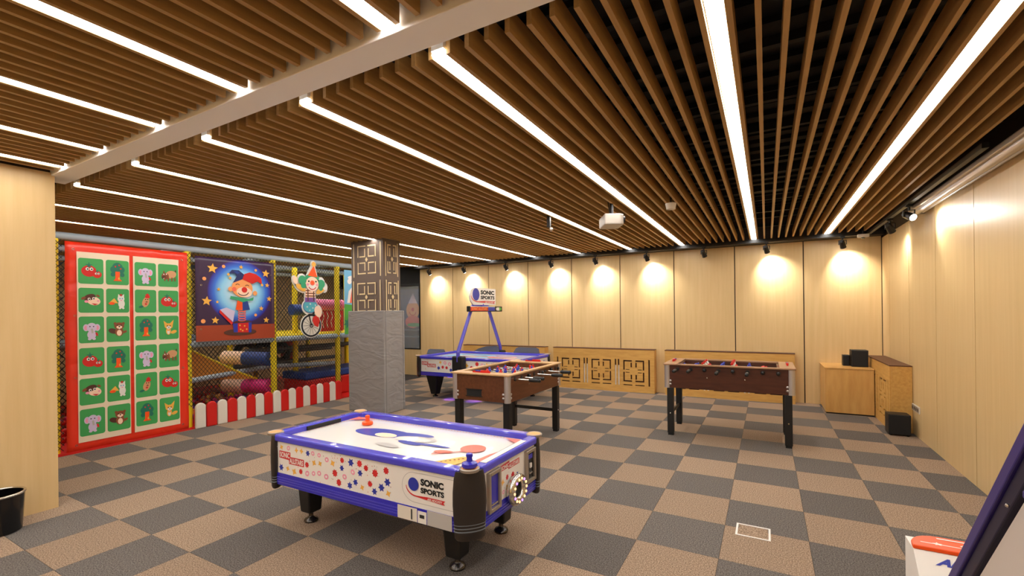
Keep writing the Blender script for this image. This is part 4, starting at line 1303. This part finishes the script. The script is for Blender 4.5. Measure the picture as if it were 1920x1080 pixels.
def mouse(F):
    F.ell(0.035, -0.03, 0.032, 0.045, 'white').circ(0.03, 0.02, 0.034, 'white').poly([(0.0, 0.035), (0.005, 0.07), (0.02, 0.05)], 'white').poly([(0.04, 0.05), (0.06, 0.07), (0.06, 0.035)], 'white').star(0.03, 0.058, 0.018, 'red', 5).circ(0.02, 0.022, 0.007, 'sky_print', 8).circ(0.043, 0.022, 0.007, 'sky_print', 8).ell(0.032, 0.004, 0.01, 0.005, 'pink')
    F.poly([(-0.09, -0.025), (0.0, -0.025), (-0.035, 0.025)], 'gold').ell(-0.06, -0.028, 0.03, 0.014, 'orange').ell(0.02, -0.075, 0.012, 0.01, 'white').ell(0.05, -0.075, 0.012, 0.01, 'white')
def chick(F):
    F.ell(0.0, -0.01, 0.036, 0.055, 'tan', -0.35).star(0.018, 0.06, 0.026, 'red', 5, 0.6).ell(0.018, 0.045, 0.028, 0.014, 'red').circ(-0.002, 0.018, 0.006, 'black_matt', 8).circ(0.02, 0.018, 0.006, 'black_matt', 8).ell(0.008, -0.008, 0.012, 0.007, 'brown').ell(-0.05, -0.06, 0.026, 0.012, 'tree_green', 0.2).ell(0.0, -0.03, 0.012, 0.01, 'red_print')
def beaver(F):
    F.ell(-0.05, -0.02, 0.045, 0.026, 'brown_dark', -0.3).ell(0.01, -0.03, 0.042, 0.045, 'brown').ell(0.01, -0.04, 0.024, 0.03, 'skin').ell(0.01, 0.03, 0.048, 0.036, 'brown').circ(-0.03, 0.055, 0.014, 'brown').circ(0.05, 0.055, 0.014, 'brown').ell(0.01, 0.018, 0.028, 0.016, 'skin').circ(-0.008, 0.036, 0.006, 'black_matt', 8).circ(0.028, 0.036, 0.006, 'black_matt', 8).ell(0.01, 0.024, 0.009, 0.006, 'black_matt').rect(0.004, 0.016, -0.002, 0.01, 'white').ell(0.065, -0.03, 0.02, 0.012, 'brown', 0.5)
def fox(F):
    F.ell(0.055, -0.05, 0.035, 0.018, 'gold', 0.3).ell(-0.005, -0.04, 0.028, 0.04, 'gold').ell(-0.005, -0.045, 0.016, 0.028, 'white').poly([(-0.06, 0.075), (-0.045, 0.0), (-0.01, 0.04)], 'gold').poly([(0.055, 0.085), (0.04, 0.0), (0.005, 0.04)], 'gold').ell(-0.002, 0.015, 0.045, 0.032, 'gold').ell(-0.002, 0.002, 0.026, 0.016, 'white').circ(-0.018, 0.018, 0.007, 'brown_dark', 8).circ(0.014, 0.018, 0.007, 'brown_dark', 8).ell(-0.002, 0.0, 0.006, 0.005, 'black_matt').ell(-0.005, -0.03, 0.02, 0.008, 'skin_orange')
ROWS = [(tomato, tree, elephant, boar), (cow, mouse, chick, tomato), (elephant, beaver, tree, fox)] * 2
NICE = {tomato: 'two red tomatoes', tree: 'green tree', elephant: 'lilac elephant', boar: 'brown boar', cow: 'cow face', mouse: 'white mouse and cheese', chick: 'brown hen', beaver: 'brown beaver', fox: 'yellow fox'}
for r, (z0, z1) in enumerate(card_rows):
    for c, (y0, y1) in enumerate(card_cols):
        cd = Flat((0.0075, 0, 0), (0, 1, 0)).rrect(y0, y1, z0, z1, 0.025, 'card_green').build('picture_card', bn)
        F = Flat((0.0085, (y0 + y1) / 2, (z0 + z1) / 2), (0, 1, 0), (0, 0, 1.18), 0.0003)
        F.N = Vector((1, 0, 0))
        ROWS[r][c](F)
        an = F.build('animal_print', cd)
        an['label'] = 'printed ' + NICE[ROWS[r][c]]
for y, z in ((0.07, 2.30), (0.08, 1.55), (0.08, 0.85), (0.08, 0.09), (1.16, 2.28), (1.16, 1.6), (1.16, 0.85), (1.15, 0.10)):
    MB().torus((0.011, y, z), 0.010, 0.003, 'chrome', (0, 1, 0), (0, 0, 1), 12, 6).build('eyelet', bn, smooth=True)

# ---- jester banner
jb = thing('jester_banner', 'purple night sky banner with jester springing from a box', 'banner', (XB, 3.325, 1.18))
JW, JH = 1.14, 1.175
vs, fs = [], []
for j in range(21):
    for i in range(21):
        u, v = i / 20, j / 20
        vs.append((0.004 * math.sin(4 * u * PI) * (1 - v) ** 2, JW * u, JH * v))
for j in range(20):
    for i in range(20):
        a = j * 21 + i
        fs.append((a, a + 1, a + 22, a + 21))
sh = MB().add(vs, fs, 'moon_print').build('sheet', jb, smooth=True)
sh.modifiers.new('thick', 'SOLIDIFY').thickness = 0.003
F = Flat((0.006, 0, 0), (0, 1, 0), eps=0.0003)
F.poly([(0, 0), (JW, 0), (JW, 0.22), (0, 0.22)], 'stage_red')
for x, y, r in ((0.22, 1.02, 0.075), (1.0, 1.0, 0.065), (0.14, 0.56, 0.07), (1.05, 0.61, 0.045), (0.25, 0.29, 0.055), (1.0, 0.28, 0.05), (0.62, 1.07, 0.035), (1.02, 0.82, 0.04), (0.30, 0.73, 0.03), (0.28, 0.55, 0.025), (0.92, 0.46, 0.04), (0.46, 0.9, 0.03)):
    F.star(x, y, r, 'gold', 5, 0.45, 0.1)
for x, y, r in ((0.37, 1.06, 0.024), (0.84, 1.04, 0.02), (0.11, 0.87, 0.026), (0.09, 0.28, 0.03), (0.83, 0.36, 0.022)):
    F.circ(x, y, r, 'skin_orange', 12)
F.ell(0.60, 0.11, 0.24, 0.05, 'brown_dark')
F.poly([(0.50, 0.11), (0.76, 0.10), (0.77, 0.25), (0.49, 0.24)], 'red')
F.poly([(0.50, 0.11), (0.56, 0.11), (0.56, 0.24), (0.49, 0.24)], 'blue_print').poly([(0.72, 0.10), (0.76, 0.10), (0.77, 0.25), (0.72, 0.25)], 'blue_print')
for x, y in ((0.60, 0.15), (0.66, 0.20), (0.63, 0.13), (0.69, 0.15), (0.59, 0.21)):
    F.circ(x, y, 0.012, 'gold', 8)
F.poly([(0.49, 0.245), (0.77, 0.255), (0.72, 0.28), (0.53, 0.275)], 'brown_dark')
F.poly([(0.49, 0.26), (0.52, 0.42), (0.40, 0.47), (0.31, 0.44)], 'lilac').poly([(0.49, 0.25), (0.31, 0.44), (0.30, 0.40), (0.47, 0.22)], 'red')
for k in range(5):
    F.loop(0.62, 0.29 + 0.035 * k, 0.06, 0.022, 0.012, 'coral')
F.poly([(0.53, 0.44), (0.63, 0.43), (0.63, 0.60), (0.56, 0.60)], 'orange').poly([(0.63, 0.43), (0.74, 0.44), (0.70, 0.60), (0.63, 0.60)], 'blue_mat')
F.poly([(0.55, 0.58), (0.45, 0.60), (0.46, 0.64), (0.72, 0.60), (0.80, 0.63), (0.79, 0.58), (0.70, 0.57), (0.63, 0.55)], 'hair_green')
F.ell(0.63, 0.76, 0.155, 0.135, 'skin_orange', -0.15, 24).ell(0.66, 0.70, 0.115, 0.075, 'skin', -0.1, 20)
F.circ(0.46, 0.74, 0.035, 'skin_orange').circ(0.82, 0.69, 0.035, 'skin_orange').circ(0.51, 0.74, 0.032, 'coral').circ(0.66, 0.735, 0.042, 'red')
F.loop(0.64, 0.72, 0.09, 0.075, 0.012, 'brown_dark', PI * 1.15, PI * 1.9, 12)
F.loop(0.56, 0.80, 0.03, 0.022, 0.009, 'brown_dark', 0.1, PI, 8).loop(0.70, 0.79, 0.03, 0.022, 0.009, 'brown_dark', 0, PI, 8)
F.poly([(0.49, 0.83), (0.63, 0.89), (0.66, 0.96), (0.58, 1.02), (0.48, 1.02), (0.43, 0.96), (0.52, 0.97), (0.55, 0.93)], 'navy')
F.poly([(0.63, 0.89), (0.78, 0.83), (0.86, 0.87), (0.93, 0.83), (0.92, 0.92), (0.84, 0.98), (0.74, 1.0), (0.66, 0.97)], 'red')
F.circ(0.93, 0.82, 0.02, 'gold', 10).circ(0.43, 0.95, 0.02, 'gold', 10).poly([(0.56, 0.96), (0.60, 0.99), (0.55, 1.01), (0.50, 1.0)], 'blue_mat')
F.build('jester_print', jb)
for y, z in ((0.07, 0.78), (0.06, 0.17), (1.08, 0.98), (1.09, 0.19)):
    MB().torus((0.010, y, z), 0.010, 0.003, 'chrome', (0, 1, 0), (0, 0, 1), 12, 6).build('eyelet', jb, smooth=True)

# ---- circus scene panel beyond the last post
cp = thing('circus_panel', 'blue sky and green hill circus panel beside the padded column', 'banner', (XB, 5.84, 1.17))
MB().box(-0.006, 0.0, 0, 1.15, 0, 1.19, 'sky_print').build('board', cp)
F = Flat((0.0005, 0, 0), (0, 1, 0))
F.poly([(0, 0), (1.15, 0), (1.15, 0.6), (0.6, 0.5), (0, 0.56)], 'leaf').circ(0.12, 0.98, 0.05, 'white').ell(0.2, 1.05, 0.12, 0.04, 'white')
F.poly([(0.06, 0.58), (0.55, 0.58), (0.52, 0.8), (0.30, 1.0), (0.10, 0.8)], 'white').poly([(0.12, 0.58), (0.2, 0.58), (0.3, 1.0), (0.17, 0.83)], 'coral').poly([(0.28, 0.58), (0.36, 0.58), (0.36, 0.84), (0.30, 1.0)], 'coral').star(0.08, 0.2, 0.11, 'tree_green', 7, 0.5).star(0.2, 0.1, 0.10, 'tree_green', 7, 0.5)
F.build('circus_print', cp)

# ---- clown cut-out on a unicycle
cl = thing('clown_cutout', 'cut-out clown board riding a unicycle in front of the net', 'cutout', (XF + 0.05, 5.13, 1.15))
B = MB()
def disc(cx, cy, rx, ry, m='white', z0=-0.008, z1=0.008, rot=0.0, n=24):
    c, s = math.cos(rot), math.sin(rot)
    B.prism([(cx + rx * math.cos(a) * c - ry * math.sin(a) * s, cy + rx * math.cos(a) * s + ry * math.sin(a) * c) for a in (2 * PI * k / n for k in range(n))], z0, z1, m, (0, 1, 0), (0, 0, 1))
disc(0.0, 0.20, 0.205, 0.205)
disc(-0.02, 0.52, 0.155, 0.14)
disc(0.12, 0.44, 0.10, 0.12)
B.prism([(-0.13, 0.5), (0.10, 0.5), (0.09, 0.82), (-0.12, 0.82)], -0.0079, 0.0079, 'white', (0, 1, 0), (0, 0, 1))
disc(0.02, 0.93, 0.155, 0.15)
disc(-0.17, 0.97, 0.085, 0.11)
disc(0.20, 0.93, 0.085, 0.11)
B.prism([(-0.10, 1.02), (0.15, 1.0), (0.07, 1.28), (0.03, 1.28)], -0.0078, 0.0078, 'white', (0, 1, 0), (0, 0, 1))
disc(0.05, 1.255, 0.055, 0.055)
disc(-0.20, 0.83, 0.12, 0.06, rot=-0.5)
disc(-0.30, 0.95, 0.055, 0.09, rot=0.3)
disc(0.19, 0.81, 0.13, 0.06, rot=0.55)
disc(0.28, 0.86, 0.06, 0.09)
B.build('board', cl)
F = Flat((0.0085, 0, 0), (0, 1, 0), eps=0.0003)
F.loop(0, 0.20, 0.195, 0.195, 0.032, 'black_matt', n=30)
F.circ(0, 0.20, 0.155, 'offwhite', 24)
for k in range(14):
    a = 2 * PI * k / 14
    F.bar(0.02 * math.cos(a), 0.20 + 0.02 * math.sin(a), 0.16 * math.cos(a), 0.20 + 0.16 * math.sin(a), 0.006, 'charcoal')
F.circ(0, 0.20, 0.035, 'charcoal', 14).circ(0, 0.20, 0.018, 'grey_print', 10)
F.poly([(0.03, 0.34), (0.12, 0.40), (0.17, 0.28), (0.13, 0.17), (0.06, 0.20), (0.02, 0.28)], 'red')
F.bar(-0.05, 0.40, 0.0, 0.2, 0.02, 'black_matt')
F.ell(-0.02, 0.53, 0.14, 0.115, 'blue_mat', 0.0).ell(-0.02, 0.53, 0.13, 0.105, 'teal_print')
for x, y in ((-0.08, 0.52), (-0.02, 0.57), (0.03, 0.5), (0.08, 0.55), (-0.03, 0.46)):
    F.star(x, y, 0.018, 'white', 5)
F.ell(0.13, 0.44, 0.07, 0.10, 'skin', 0.3)
F.poly([(-0.12, 0.60), (0.08, 0.60), (0.08, 0.68), (-0.12, 0.68)], 'purple_print').rect(-0.11, 0.075, 0.68, 0.82, 'skin')
for k in range(3):
    F.rect(-0.11, 0.075, 0.695 + 0.045 * k, 0.715 + 0.045 * k, 'brown')
F.rect(-0.075, -0.055, 0.62, 0.82, 'brown_dark').rect(0.035, 0.055, 0.62, 0.82, 'brown_dark')
F.ell(-0.20, 0.84, 0.10, 0.045, 'gold', -0.5).ell(-0.30, 0.96, 0.04, 0.07, 'skin', 0.3).ell(0.19, 0.81, 0.11, 0.045, 'gold', 0.55).ell(0.28, 0.87, 0.045, 0.06, 'white')
F.circ(-0.17, 0.97, 0.075, 'hair_green').circ(0.20, 0.92, 0.075, 'hair_green').circ(-0.15, 0.88, 0.05, 'hair_green').circ(0.19, 0.84, 0.04, 'hair_green').ell(0.02, 1.02, 0.14, 0.06, 'hair_green')
F.ell(0.02, 0.91, 0.125, 0.125, 'skin', 0, 24)
F.ell(0.02, 0.855, 0.085, 0.055, 'white')
F.loop(0.02, 0.88, 0.08, 0.07, 0.016, 'red', PI * 1.1, PI * 1.9, 12)
F.circ(0.02, 0.93, 0.045, 'coral').circ(0.02, 0.935, 0.028, 'orange').circ(-0.05, 0.955, 0.016, 'black_matt', 10).circ(0.09, 0.955, 0.016, 'black_matt', 10).circ(-0.07, 0.90, 0.022, 'pink').circ(0.11, 0.90, 0.022, 'pink')
F.poly([(-0.07, 1.05), (0.12, 1.03), (0.05, 1.23)], 'orange').circ(0.05, 1.25, 0.042, 'gold')
F.build('clown_print', cl)

# ---- red and white picket fence
pk = thing('picket_fence', 'low red and white padded picket fence along the play area', 'fence', (XF + 0.075, 3.29, 0))
ys = [3.291, 3.43, 3.579, 3.715, 3.853, 3.991, 4.126, 4.263, 4.404, 4.545, 4.671, 4.805, 4.936, 5.071, 5.2, 5.336, 5.466, 5.587, 5.724]
def picket_mesh(m):
    w, h = 0.132, 0.345
    pts = [(-w / 2, 0.0), (w / 2, 0.0)]
    for k in range(9):
        a = PI * k / 8
        pts.append((w / 2 * math.cos(a), h - w / 2 + w / 2 * math.sin(a)))
    me = MB().prism(pts, -0.02, 0.02, m, (0, 1, 0), (0, 0, 1)).mesh('picket')
    return me
mw, mr = picket_mesh('offwhite'), picket_mesh('red')
for k in range(18):
    o = place(mw if k % 2 == 0 else mr, 'picket', pk, (0, (ys[k] + ys[k + 1]) / 2 - 3.29, 0.0))
    b = o.modifiers.new('bevel', 'BEVEL')
    b.width, b.segments, b.limit_method = 0.012, 2, 'ANGLE'
MB().box(-0.024, -0.021, 0.0, 2.44, 0.03, 0.26, 'red').build('backing_strip', pk)

# ---- dim clown poster behind the glazing
cpst = thing('clown_poster', 'dim clown poster behind the dark glazing', 'poster', (-8.30, YB + 0.32, 1.23))
MB().box(-0.6, 0.55, 0.0, 0.01, 0, 0.95, 'navy').build('sheet', cpst)
F = Flat((0, -0.0005, 0), (1, 0, 0))
F.ell(0.25, 0.40, 0.22, 0.24, 'skin_orange').poly([(0.10, 0.58), (0.40, 0.58), (0.26, 0.85)], 'lilac').circ(0.25, 0.42, 0.05, 'red').ell(0.25, 0.1, 0.26, 0.16, 'coral').ell(0.3, 0.02, 0.25, 0.05, 'leaf').loop(0.25, 0.36, 0.12, 0.1, 0.02, 'red', PI, 2 * PI, 10)
F.build('poster_print', cpst)
